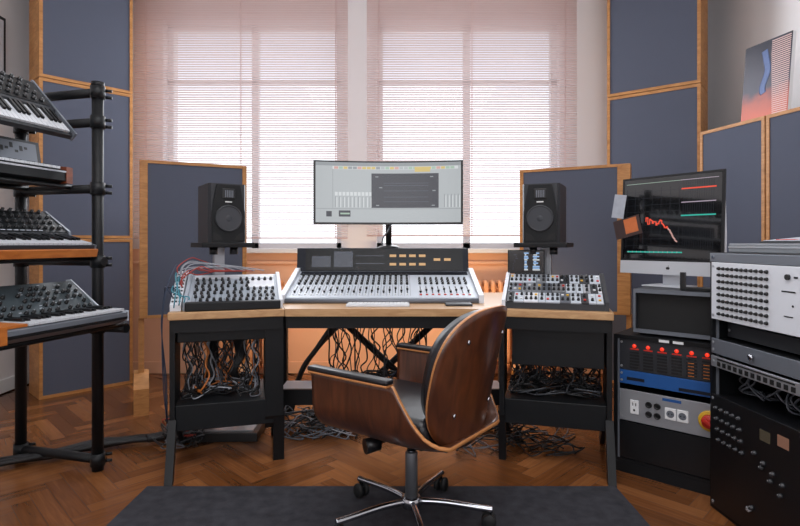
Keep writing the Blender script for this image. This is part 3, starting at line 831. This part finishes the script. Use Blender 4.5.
copies(kn, [(p4 @ Vector((L4/2-.045-.035*c_+rr.uniform(-.006, .006), .028+.036*r_, .004)))[:] for r_ in range(5) for c_ in range(15) if rr.random() < .82])
b = MB()
for k in range(26): 
    x, y = rr.uniform(-L4/2+.05, L4/2-.03), rr.uniform(.02, .2); b.box(x, x+.012, y, y+.003, .004, .005)
b.xf(p4); b.build('marking', M['lgrey'], t)
bx('front_strip', M['dk'], t, -L4/2+.03, L4/2-.01, -.002, 0, .02, .032)

# thick cable loom on the floor
b = MB()
rr = random.Random(8)
for k in range(6):
    j = lambda: Vector((rr.uniform(-.02, .02), rr.uniform(-.03, .03), rr.uniform(0, .018)))
    b.tube([(Vector(p)+j())[:] for p in ((-1.98, 2.60, .03), (-1.80, 2.72, .025), (-1.6, 2.86, .025), (-1.42, 2.93, .025), (-1.3, 2.98, .025), (-1.19, 3.06, .03), (-1.12, 3.12, .05))], .016, 7, 5)
tag(b.build('cable_loom', M['cable']), 'thick black loom of cables lying across the floor from the keyboard stand', 'cable')

# ------------------------------------------------------------------ racks at the right
# rack with power units
RZ1 = -42
r1 = Matrix.Rotation(R(RZ1), 3, 'Z'); FL = Vector((1.05, 2.62, 0))
def r1p(x, y, z=0): q = FL + r1 @ Vector((x, y, 0)); return (q.x, q.y, z)
W1 = .52; D1 = .42
t = thing('equipment_rack', 'low black equipment rack with a red row of lights beside the right desk wing', 'rack', r1p(W1/2, 0), RZ1)
b = MB(); h = W1/2
b.box(-h, -h+.018, 0, D1, .05, .665).box(h-.018, h, 0, D1, .05, .665).box(-h+.018, h-.018, 0, D1, .647, .665).box(-h+.018, h-.018, 0, D1, .05, .066).box(-h+.018, h-.018, D1-.01, D1, .066, .647)
b.build('case', M['blk'], t)
bx('plinth', M['blk2'], t, -h, h, -.002, D1, 0, .05)
for s in (-1, 1): bx('rack_rail', M['grey'], t, s*.243-.009, s*.243+.009, .004, .01, .066, .647)
def unit(root, name, label, cat, lx, ly, lz, w_, h_, d_, mface, rz, rpos, th=.006):
    u = thing(name, label, cat, rpos(lx, ly, lz), rz)
    bx('chassis', M['dk'], u, -w_/2+.015, w_/2-.015, th, d_, .002, h_-.002)
    bx('face', mface, u, -w_/2, w_/2, -th*.3, th, 0, h_, bev=.0015)
    sc_ = MB().cyl((0, -th*.3-.002, 0), (0, -th*.3, 0), .006, n=8).build('screw', M['silver'], u)
    copies(sc_, [(s*(w_/2-.012), 0, q) for s in (-1, 1) for q in ((h_/2,) if h_ < .06 else (.016, h_-.016))])
    return u
uw = .475
u = unit(t, 'lunchbox_unit', 'black rack unit with six red lights and dark vents', 'rack unit', W1/2, .012, .497, uw, .148, .3, M['char'], RZ1, r1p)
led = MB().ball((0, -.004, 0), .0095, (1, .6, 1), 10).build('red_light', M['e_led'], u); copies(led, [(-.165+k*.062, 0, .118) for k in range(6)])
lb_ = MB().box(-.02, .02, -.004, -.002, .0, .006).build('red_bezel', M['red'], u); copies(lb_, [(-.165+k*.062, 0, .100) for k in range(6)])
b = MB()
for k in range(6):
    for j in range(6): b.box(-.187+k*.062, -.143+k*.062, -.004, -.0015, .010+j*.0145, .018+j*.0145)
v_ = b.build('vents', M['slot'], u)
for k in range(4, 6):
    b = MB()
    for j in range(5): b.box(-.18+k*.062, -.155+k*.062, -.0052, -.004, .012+j*.0145, .015+j*.0145)
    b.build('label_stripe', M['corange'], u)
u = unit(t, 'blue_rack_unit', 'blue rack unit under the red-lit unit', 'rack unit', W1/2, .012, .428, uw, .066, .3, M['blue'], RZ1, r1p)
bx('badge', M['navy'], u, -.2, -.12, -.004, -.0015, .02, .034); bx('badge', M['navy'], u, .03, .16, -.004, -.0015, .008, .022)
u = unit(t, 'power_distribution_unit', 'silver power panel with sockets and a red and yellow switch', 'power unit', W1/2, .012, .25, uw, .15, .25, M['silver'], RZ1, r1p)
MB().box(-.02, .02, -.006, -.002, .038, .105, bev=.002).m(1).box(-.009, -.005, -.0068, -.006, .078, .092).box(.005, .009, -.0068, -.006, .078, .092).cyl((0, -.0068, .058), (0, -.006, .058), .005, n=8).build('wall_socket', [M['cw'], M['slot']], u).location = (-.165, 0, 0)
o = MB().lathe([(.015, 0), (.015, -.006), (.010, -.006), (.009, -.003)], n=16, axis='y').build('power_connector', M['dk'], u)
copies(o, [(-.1, -.002, .095), (-.1, -.002, .05), (-.062, -.002, .095), (-.062, -.002, .05)])
b = MB().box(-.024, .024, -.006, -.002, .045, .1, bev=.003).m(1).lathe([(.017, -.0062), (.015, -.0066), (.014, -.006)], (0, 0, .072), 16, 'y').m(2).cyl((-.007, -.007, .072), (-.007, -.006, .072), .003, n=8).cyl((.007, -.007, .072), (.007, -.006, .072), .003, n=8)
o = b.build('round_socket', [M['cw'], M['grey'], M['slot']], u); copies(o, [(-.005, 0, 0), (.046, 0, 0)])
o = MB().lathe([(.046, 0), (.046, -.005), (.04, -.008), (.001, -.0085)], n=28, axis='y').build('switch_plate', M['yellow'], u); o.location = (.155, -.002, .075); tag(o, 'yellow round plate')
o = MB().lathe([(.03, 0), (.03, -.015), (.026, -.02), (.001, -.0205)], n=24, axis='y').box(-.027, .027, -.036, -.02, -.008, .008, bev=.002).build('switch_handle', M['red'], u); o.location = (.155, -.0095, .075); o.rotation_euler = (0, R(35), 0); tag(o, 'red rotary handle')
MB().box(-.04, .04, -.004, -.002, .128, .14).build('badge', M['blue'], u)
bx('blank_panel', M['dk'], t, -uw/2, uw/2, .006, .012, .07, .245)
o = MB().box(-.022, .022, -.0015, 0, -.006, .006).build('sticker', M['cw'], t); copies(o, [(-.03, 0, .655), (.03, 0, .655)])
# box on the rack
bp = r1p(.30, .05, .665)
t = thing('rack_case', 'open-fronted grey rack case under the desktop computer', 'rack case', bp, RZ1)
b = MB(); h = .222; HH = .222
b.box(-h, -h+.012, 0, .33, .012, HH).box(h-.012, h, 0, .33, .012, HH).box(-h+.012, h-.012, 0, .33, HH-.012, HH).box(-h+.012, h-.012, 0, .33, .012, .024).box(-h+.012, h-.012, .31, .33, .024, HH-.012)
b.build('shell', M['char'], t)
b = MB().box(-h, h, -.006, 0, HH-.018, HH).box(-h, h, -.006, 0, .012, .03).box(-h, -h+.01, -.006, 0, .03, HH-.018).box(h-.01, h, -.006, 0, .03, HH-.018)
b.build('front_rim', M['grey'], t)
bx('front_panel', M['rubber'], t, -h+.012, h-.012, .03, .036, .024, HH-.012)
fo = MB().cyl((0, 0, 0), (0, 0, .012), .015, n=12).build('foot', M['rubber'], t); copies(fo, [(s*.19, y, 0) for s in (-1, 1) for y in (.04, .29)])

# desktop computer
cc = Vector((1.365, 2.72)); RZC = -55
t = thing('desktop_computer', 'all-in-one desktop computer with dark analyser screen on the grey rack case', 'computer', (cc.x, cc.y, .888), RZC)
wc = .265; z0, z1 = .948-.888, 1.462-.888; ch = .068
tl = Matrix.Translation((0, 0, z0)) @ Matrix.Rotation(R(-3), 4, 'X') @ Matrix.Translation((0, 0, -z0))
def tb(b, name, m): b.xf(tl); return b.build(name, m, t)
tb(MB().prism([(-wc, z0), (wc, z0), (wc, z1), (-wc, z1)], 'y', 0, .006), 'bezel', M['dk'])
tb(MB().box(-wc, wc, -.0012, .007, z0, z0+ch), 'chin', M['alu'])
b = MB()
for (x, z, r_) in ((0, z0+ch*.48, .0085),): b.cyl((x-.003, -.002, z), (x-.003, -.0012, z), r_*.8, n=16).cyl((x+.003, -.002, z), (x+.003, -.0012, z), r_*.8, n=16).box(x+.001, x+.004, -.002, -.0012, z+.009, z+.014)
tb(b, 'emblem', M['dk'])
tb(MB().prism([(.006, z0), (.006, z1), (.012, z1), (.05, z0+.2), (.05, z0+.12), (.012, z0)], 'x', -wc+.01, wc-.01), 'back_shell', M['alu'])
b = MB().m(0); zb, zt = z0+ch+.012, z1-.012; xw = wc-.014
b.box(-xw, xw, -.0014, 0, zb, zt)
def T(fx, fz): return (-xw+2*xw*fx, zb+(zt-zb)*fz)
def bar(m_, fx0, fx1, fz0, fz1, lay=1):
    (a, c), (d, e) = T(fx0, fz0), T(fx1, fz1); b.m(m_).box(a, d, -.0014-.0006*lay, -.0014-.0006*(lay-1), c, e)
for k in range(7): bar(1, .03+k*.095, .032+k*.095, .12, .88)
for k in range(9): bar(1, .03, .60, .16+k*.085, .163+k*.085)
for k in range(14): bar(1, .64+k*.022, .642+k*.022, .12, .95)
bar(5, .02, .97, .945, .95)
bar(2, .62, .95, .835, .85, 2); bar(4, .62, .95, .675, .685, 2); bar(3, .62, .95, .515, .53, 2)
bar(3, .05, .64, .075, .09, 2)
for k in range(12): bar(4, .06+k*.048, .064+k*.048, .072, .094, 3)
bar(4, .61, .97, .945, .951, 2)
rr = random.Random(2)
fx, prev = .25, .46
for k in range(34):
    v = (.46 - .02*k/8 + rr.uniform(-.035, .05)) if k < 22 else (.39-.018*(k-22)+rr.uniform(-.01, .012))
    a, c = sorted((prev, v)); bar(2 if k < 24 else 6, fx, fx+.010, a, c+.010, 2); prev = v; fx += .010
tb(b, 'screen', [M['scr'], M['e_grid'], M['e_red'], M['e_teal'], M['e_lav'], M['e_green'], M['e_pink']])
MB().prism([(.045, .005), (.055, .005), (.062, z0+.22), (.048, z0+.22)], 'x', -.05, .05).build('stand_neck', M['alu'], t)
bx('stand_foot', M['alu'], t, -.10, .10, -.07, .10, 0, .006, bev=.002)
# small things next to the computer's foot
q = r1p(.285, .10, .888)
t = thing('webcam_bracket', 'small black bracket standing in front of the computer foot', 'bracket', q, RZ1)
MB().box(-.012, .012, -.01, .01, 0, .085, bev=.003).build('post', M['dk'], t)
MB().box(.012, .13, -.012, .012, .0, .018, bev=.003).build('arm', M['dk'], t)
# prints stuck to the computer's left edge
cm = Matrix.Translation((cc.x, cc.y, .888)) @ Matrix.Rotation(R(RZC), 4, 'Z') @ tl
def stuck(name, mats, x0, x1, z_0, z_1, rot, y, lb, cat, sub=None):
    o = MB().box(-(x1-x0)/2, (x1-x0)/2, -.0015, 0, -(z_1-z_0)/2, (z_1-z_0)/2).build(name, mats)
    o.matrix_world = cm @ Matrix.Translation(((x0+x1)/2, y, (z_0+z_1)/2)) @ Matrix.Rotation(R(rot), 4, 'Y')
    return tag(o, lb, cat)
stuck('paper_note', M['paper'], -wc-.055, -wc+.018, z0+.30, z0+.43, 8, -.0005, 'crumpled pale grey paper stuck on the computer screen edge', 'paper')
p_ = stuck('photo_print', M['photo_dark'], -wc-.04, -wc+.115, z0+.195, z0+.30, -14, -.004, 'dark photo print with an orange square stuck on the computer screen edge', 'photo')
MB().box(-.015, .06, -.0022, -.0015, -.035, .045).build('orange_square', M['photo_orange'], p_)

# big rack at the right edge
RZ2 = -86.6
A2 = Vector((1.312, 2.255, 0)); r2 = Matrix.Rotation(R(RZ2), 3, 'Z')
def r2p(x, y, z=0): q = A2 + r2 @ Vector((x, y, 0)); return (q.x, q.y, z)
W2_ = .52; D2 = .5
t = thing('equipment_rack', 'tall black equipment rack at the right edge, topped by a grey case', 'rack', r2p(W2_/2, 0), RZ2)
b = MB(); h = W2_/2
b.box(-h, -h+.016, 0, D2, 0, 1.07).box(h-.016, h, 0, D2, 0, 1.07).box(-h+.016, h-.016, 0, D2, 1.054, 1.07).box(-h+.016, h-.016, 0, D2, 0, .016).box(-h+.016, h-.016, D2-.012, D2, .016, 1.054)
b.build('case', M['blk2'], t)
bx('top_strip', M['grey'], t, -h+.002, h-.002, -.004, 0, 1.032, 1.068, bev=.002)
o = MB().cyl((0, -.006, 0), (0, -.004, 0), .008, n=12).build('bolt', M['chrome'], t); copies(o, [(-.235, 0, 1.05), (.235, 0, 1.05)])
for s in (-1, 1): bx('rack_rail', M['grey'], t, s*.238-.009, s*.238+.009, .014, .018, .016, 1.03)
fw = .482
# rack units all flush in front; faces overlap the case's rails only
u = unit(t, 'knob_matrix_unit', 'white rack unit with eight rows of black knobs', 'rack unit', W2_/2, -.006, .795, fw, .235, .2, M['wpanel'], RZ2, r2p)
kn = knob_mesh(.0070, .010, parent=u, rot=(R(90), 0, 0), mark=False, mats=[M['rubber']])
copies(kn, [(-.19+.0262*c_, -.002, .025+.0265*r_) for r_ in range(8) for c_ in range(11)])
b = MB()
b.cyl((.17, -.010, .198), (.17, -.002, .198), .01, n=12).box(.195, .21, -.004, -.002, .195, .201).box(.14, .2, -.003, -.002, .145, .15).box(.15, .19, -.003, -.002, .06, .064).cyl((.19, -.004, .1), (.19, -.002, .1), .004, n=8)
b.build('marking', M['dk'], u)
u = unit(t, 'drawer_unit', 'recessed dark drawer under the white knob unit', 'rack drawer', W2_/2, .05, .722, fw-.04, .055, .3, M['char'], RZ2, r2p)
u = unit(t, 'drawer_unit', 'grey rack drawer with small silver knob, below the recessed drawer', 'rack drawer', W2_/2, -.006, .652, fw, .062, .3, M['grey'], RZ2, r2p)
MB().lathe([(.006, 0), (.012, -.008), (.011, -.014), (.001, -.015)], (0, -.002, .03), 14, 'y').build('drawer_knob', M['chrome'], u)
u = unit(t, 'patch_bay', 'silver patch strip with dark sockets below the grey drawer', 'patch bay', W2_/2, -.008, .598, fw, .044, .1, M['silver'], RZ2, r2p)
o = MB().box(-.009, .009, -.004, -.0015, -.009, .009).build('socket', M['slot'], u); copies(o, [(-.19+.032*k, 0, .016) for k in range(13)])
MB().box(-.2, .2, -.003, -.0015, .032, .037).build('label_strip', M['dk'], u)
u = unit(t, 'dark_processor_unit', 'big black processor with rows of small knobs and two meters near the floor', 'rack unit', W2_/2, -.008, .02, fw, .462, .35, M['dk'], RZ2, r2p)
kn = knob_mesh(.009, .014, parent=u, rot=(R(90), 0, 0), mats=[M['char'], M['cw']])
copies(kn, [(-.205+.034*c_+.006*r_, -.002, .41-.042*r_) for r_ in range(4) for c_ in range(5)] + [(.015+.045*k, -.002, .31-.02*k) for k in range(4)] + [(.05+.045*k, -.002, .27-.03*k) for k in range(3)]+[(.0, -.002, .10)])
o = MB().box(-.025, .025, -.004, -.002, -.02, .02).build('meter', M['e_meter'], u); o.location = (.065, 0, .39)
o = MB().box(-.025, .025, -.004, -.002, -.02, .02).build('meter', M['e_meterr'], u); o.location = (.15, 0, .40)
cap = MB().lathe([(.009, -.002), (.011, -.012), (.008, -.016), (.001, -.017)], n=12, axis='y').build('handle_knob', M['silver'], u); cap.location = (-.01, 0, .09)
# loose leads in the open bay
rr = random.Random(14); b = MB()
for k in range(14):
    x = rr.uniform(-.2, .2); zt_ = .597
    pts = [(x, .12+rr.uniform(0, .06), zt_-.005), (x+rr.uniform(-.05, .05), .08, .55), (x+rr.uniform(-.1, .1), .06+rr.uniform(0, .1), .50), (x+rr.uniform(-.15, .15), .2, .492)]
    pts = [r2p(W2_/2+max(-.22, min(.22, p[0])), p[1], p[2]) for p in pts]
    b.tube(pts, .004, 6, 5)
tag(b.build('cable_tangle', M['cgrey']), 'loose leads hanging in the open bay of the tall rack', 'cables', kind='stuff')

# grey case and small mixer on top of the tall rack
t = thing('grey_case', 'flat grey case lying on the tall rack', 'case', r2p(.30, .08, 1.07), RZ2)
bx('shell', mat('case_grey', '#767a80', .5), t, -.30, .20, 0, .36, .0, .038, bev=.004)
bx('lid_edge', M['silver'], t, -.30, .20, -.002, 0, .02, .026)
t = thing('small_mixer', 'small flat mixer with knobs on top of the grey case', 'mixer', r2p(.30, .14, 1.1085), RZ2)
MB().prism([(0, 0), (0, .008), (.2, .026), (.2, 0)], 'x', -.2, .18).build('body', M['char'], t)
b = MB().box(-.19, .17, .01, .19, 0, .002); b.xf(Matrix.Translation((0, 0, .0088)) @ Matrix.Rotation(.09, 4, 'X')); b.build('panel', M['lgrey'], t)
kn = knob_mesh(.009, .018, parent=t); copies(kn, [(-.02+.035*c_, .05+.045*r_, .016+.004*r_) for r_ in range(3) for c_ in range(5)])
b = MB().box(-.15, -.06, .03, .06, .0135, .0165); b.build('red_strip', M['red'], t)

# ------------------------------------------------------------------ floor box and cable tangles
q = wl(-.02, .52, 0)
t = thing('power_strip', 'flat black box with silver top on the floor under the left desk wing', 'power box', (q.x, q.y, 0), WA-14)
bx('body', M['dk'], t, -.2, .2, -.12, .12, 0, .05, bev=.004)
bx('top_plate', M['silver'], t, -.15, .17, -.09, .09, .05, .056)
def tangle(seed, n, fn, mats, name, lb):
    rr = random.Random(seed); b = MB()
    for k in range(n):
        b.m(rr.randrange(len(mats))); b.tube([p[:] for p in fn(rr)], rr.choice((.003, .0035, .0045)), 5, 5)
    return tag(b.build(name, [M[m] for m in mats]), lb, 'cables', kind='stuff')
def hang(mt, x0, x1, ya, yb, zt, zb):
    def f(rr):
        x = rr.uniform(x0, x1); y = rr.uniform(ya, yb); pts = [Vector((x, y, zt))]
        z = zt; nn = rr.randint(4, 6)
        for k in range(nn):
            z = zt+(zb-zt)*(k+1)/nn
            pts.append(Vector((min(x1, max(x0, x+rr.uniform(-.035, .035))), min(yb, max(ya, y+rr.uniform(-.03, .03))), z+rr.uniform(-.02, .02) if k < nn-1 else zb+rr.uniform(0, .03))))
        e = pts[-1]
        for k in range(rr.randint(2, 5)):
            e = Vector((min(x1, max(x0, e.x+rr.uniform(-.14, .14))), min(yb, max(ya, e.y+rr.uniform(-.1, .1))), zb+rr.uniform(0, .06)))
            pts.append(e)
        return [mt @ p for p in pts]
    return f
WMR = Matrix.Translation(RC) @ Matrix.Rotation(R(-WA), 4, 'Z')
tangle(1, 60, hang(WML, -.22, .15, .10, .42, .62, .332), ['cable', 'cable', 'cable', 'cgrey', 'cgrey2', 'cwhite', 'corange'], 'cable_tangle', 'tangled cables hanging onto the black shelf under the left desk wing')
tangle(2, 60, hang(WMR, -.22, .22, .10, .42, .50, .332), ['cable', 'cable', 'cable', 'cable', 'cgrey2'], 'cable_tangle', 'tangled cables hanging onto the black shelf under the right desk wing')
tangle(3, 34, hang(Matrix.Identity(4), -.40, .15, 3.0, 3.11, .72, .31), ['cable', 'cgrey2', 'cable', 'cable', 'cblue'], 'cable_tangle', 'cables hanging onto the pale shelf behind the chair')
def floorpile(x0, x1, y0, y1, zt):
    def f(rr):
        p = Vector((rr.uniform(x0, x1), rr.uniform(y0, y1), .006)); pts = [p]
        for k in range(rr.randint(5, 9)):
            p = Vector((min(x1, max(x0, p.x+rr.uniform(-.15, .15))), min(y1, max(y0, p.y+rr.uniform(-.12, .12))), .006+rr.uniform(0, zt))); pts.append(p)
        return pts
    return f
tangle(4, 34, floorpile(-.70, -.25, 3.0, 3.3, .10), ['cable', 'cgrey', 'cwhite', 'cable'], 'cable_pile', 'black and grey cable pile on the floor below the pale shelf')
tangle(5, 26, floorpile(.30, .95, 2.75, 3.2, .07), ['cable', 'cable', 'cgrey'], 'cable_pile', 'cable pile on the floor under the right desk wing')
tangle(6, 22, floorpile(-1.35, -1.1, 2.85, 3.25, .10), ['cable', 'cgrey', 'cable', 'cred'], 'cable_pile', 'cable pile on the floor beside the left desk leg')
tangle(7, 5, hang(WML, -.15, .2, .42, .6, .2, .06), ['cable', 'cwhite'], 'cable_tangle', 'loops of cable lying on the floor box under the left wing')
# thick trunks
b = MB()
for k in range(5): b.tube([(-.35+.012*k, 3.36, .72), (-.42+.01*k, 3.36, .6), (-.52, 3.34+.012*k, .45), (-.62, 3.34+.01*k, .3), (-.68-.01*k, 3.34, .05)], .016, 7, 5)
tag(b.build('thick_cable', M['cable']), 'thick black cable trunk sloping down behind the desk left of the chair', 'cable')
for k, x in enumerate((-.12, .02)):
    b = MB()
    for j in range(4): b.tube([wl(x+.012*j, .30, .62)[:], wl(x+.02+.01*j, .33, .5)[:], wl(x-.02*k+.01*j, .32, .42)[:], wl(x+.012*j, .33, .343)[:]], .014, 7, 5)
    tag(b.build('thick_cable', M['cable']), ('thick black cable trunk under the left wing, nearer the outer leg', 'thick black cable trunk under the left wing, nearer the wide inner leg')[k], 'cable')

# ------------------------------------------------------------------ chair
CX, CY = .045, 2.10
ch = thing('office_chair', 'walnut plywood office chair with black leather on chrome swivel base', 'chair', (CX, CY, .011), -126.9)
ch.scale = (.9, .9, .985)
Z = lambda z: z-.011
# side-and-seat shell
def shell():
    bm = bmesh.new(); hx_, r_, zb_ = .305, .13, .39; rows = []
    ys = [-.30+.62*k/30 for k in range(31)]; NS = 40
    def path(s):     # s = arc length from the centre
        flat = hx_-r_; arc = r_*math.pi/2
        if s <= flat: return (s, zb_)
        if s <= flat+arc:
            a = (s-flat)/r_; return (flat+r_*math.sin(a), zb_+r_*(1-math.cos(a)))
        k = s-flat-arc; return (hx_+.06*k, zb_+r_+k)
    for y in ys:
        hmax = .245
        if y > .13: hmax *= max(0, 1-((y-.13)/.2))**1.25
        flat = hx_-r_; arc = r_*math.pi/2
        if hmax >= r_: smax = flat+arc+(hmax-r_)
        else: smax = flat+r_*math.acos(max(-1, 1-hmax/r_))
        if y > .25: smax = max(smax*.98, .08)
        row = []
        for k in range(NS+1):
            f = -1+2*k/NS; x, z = path(abs(f)*smax)
            dz = .02*max(0, (y-.1)/.2)**2 - .0*y
            yy = y
            if y < -.22: z += 0
            row.append(bm.verts.new((math.copysign(x, f) if f else 0, yy, Z(z+dz))))
        rows.append(row)
    for i in range(len(rows)-1):
        for k in range(NS):
            f = bm.faces.new((rows[i][k], rows[i][k+1], rows[i+1][k+1], rows[i+1][k])); f.smooth = True
    b = MB(); b.bm.free(); b.bm = bm
    o = b.build('side_shell', [M['walnut'], M['plyedge']], ch)
    md = o.modifiers.new('thick', 'SOLIDIFY'); md.thickness = .014; md.offset = 1; md.material_offset_rim = 1
    return o
shell()
def rbox(name, m, parent, dims, loc, bev, rot=(0, 0, 0)):
    o = MB().box(-dims[0]/2, dims[0]/2, -dims[1]/2, dims[1]/2, -dims[2]/2, dims[2]/2).build(name, m, parent)
    o.location = loc; o.rotation_euler = rot
    q = o.modifiers.new('bev', 'BEVEL'); q.width = bev; q.segments = 4
    for p in o.data.polygons: p.use_smooth = True
    return o
rbox('seat_cushion', M['leather'], ch, (.50, .52, .10), (0, -.02, Z(.46)), .04)
for s in (-1, 1):
    o = rbox('arm_pad', M['leather'], ch, (.05, .43, .02), (s*.312, -.088, Z(.645)), .009)
    o = rbox('arm_trim', M['plyedge'], ch, (.05, .42, .008), (s*.313, -.085, Z(.633)), .003)
# back shell
def sheet(name, mats, hw_, hh, zc, y0, lean, curl, th, n=22, ex=2.7, off=0):
    bm = bmesh.new(); rows = []
    for i in range(n+1):
        v = -1+2*i/n; row = []
        for k in range(n+1):
            u_ = -1+2*k/n
            # squircle mapping
            m_ = max(abs(u_), abs(v)); l = (abs(u_)**ex+abs(v)**ex)**(1/ex)
            f = m_/l if l > 0 else 1
            x, z = u_*f*hw_, v*f*hh
            y = y0 + lean*z - curl*(x/hw_)**2 + off - .05*max(0, -z/hh)**2*0
            row.append(bm.verts.new((x, y, Z(zc+z))))
        rows.append(row)
    for i in range(n):
        for k in range(n):
            f = bm.faces.new((rows[i][k], rows[i][k+1], rows[i+1][k+1], rows[i+1][k])); f.smooth = True
    b = MB(); b.bm.free(); b.bm = bm
    o = b.build(name, mats, ch); md = o.modifiers.new('thick', 'SOLIDIFY'); md.thickness = th; md.offset = 0; md.material_offset_rim = len(mats)-1
    return o
sheet('back_shell', [M['walnut'], M['plyedge']], .262, .258, .642, .345, .24, .075, .014)
o = sheet('back_cushion', [M['leather']], .235, .22, .66, .345, .24, .075, .05, off=-.034)
sw = MB().lathe([(.009, 0), (.009, .004), (.004, .006)], n=12, axis='y').build('screw', M['chrome'], ch)
def bk(x, z): return (x, 0.345+.24*(z-.642)-.075*(x/.262)**2+.0075, Z(z))
copies(sw, [bk(.14, .785), bk(-.14, .785), bk(.14, .52), bk(-.14, .52)])
for s in (-1, 1):
    MB().prism([(.15, .372), (.25, .372), (.285, .42), (.29, .50), (.275, .50), (.268, .43), (.24, .386), (.15, .386)], 'x', s*.09-.02, s*.09+.02).xf(Matrix.Translation((0, 0, -.011))).build('back_bracket', M['gun'], ch)
# mechanism and base
bx('tilt_mechanism', M['dk'], ch, -.09, .09, -.12, .12, Z(.34), Z(.378), bev=.01)
MB().cyl((.10, -.10, Z(.335)), (.16, -.13, Z(.33)), .028, .03).cyl((.05, -.06, Z(.35)), (.10, -.10, Z(.34)), .01).build('tension_knob', M['dk'], ch)
MB().cyl((0, 0, Z(.20)), (0, 0, Z(.345)), .014).cyl((0, 0, Z(.30)), (0, 0, Z(.342)), .02).build('gas_lift', M['gun'], ch)
MB().lathe([(.027, Z(.085)), (.027, Z(.29)), (.024, Z(.295))], n=24).build('column', M['colm'], ch)
MB().lathe([(.04, Z(.075)), (.045, Z(.085)), (.045, Z(.11)), (.036, Z(.118))], n=24).build('hub', M['chrome'], ch)
RB = .35
for k, wa in enumerate((-9, 63, 135, 207, 279)):
    a = R(wa+126.9); dx, dy = math.cos(a), math.sin(a)
    mt = Matrix.Rotation(a, 4, 'Z')
    b = MB()
    b.tube([(.03, 0, Z(.098)), (.15, 0, Z(.10)), (.31, 0, Z(.088)), (RB, 0, Z(.086))], .013, 10, 4)
    b.xf(mt); b.build('base_leg', M['chrome'], ch)
    ca = MB(); ca.cyl((RB-.008, 0, Z(.06)), (RB-.008, 0, Z(.088)), .006).box(RB-.03, RB+.005, -.007, .007, Z(.03), Z(.056), bev=.003)
    ca.xf(mt); cs = ca.build('caster', M['dk'], ch)
    for s in (-1, 1):
        wh = MB().lathe([(.006, -.011), (.026, -.011), (.031, -.005), (.031, .005), (.026, .011), (.006, .011)], (RB-.016, s*.0185, Z(.042)), 20, 'y')
        wh.xf(mt); wh.build('wheel', M['rubber'], cs)
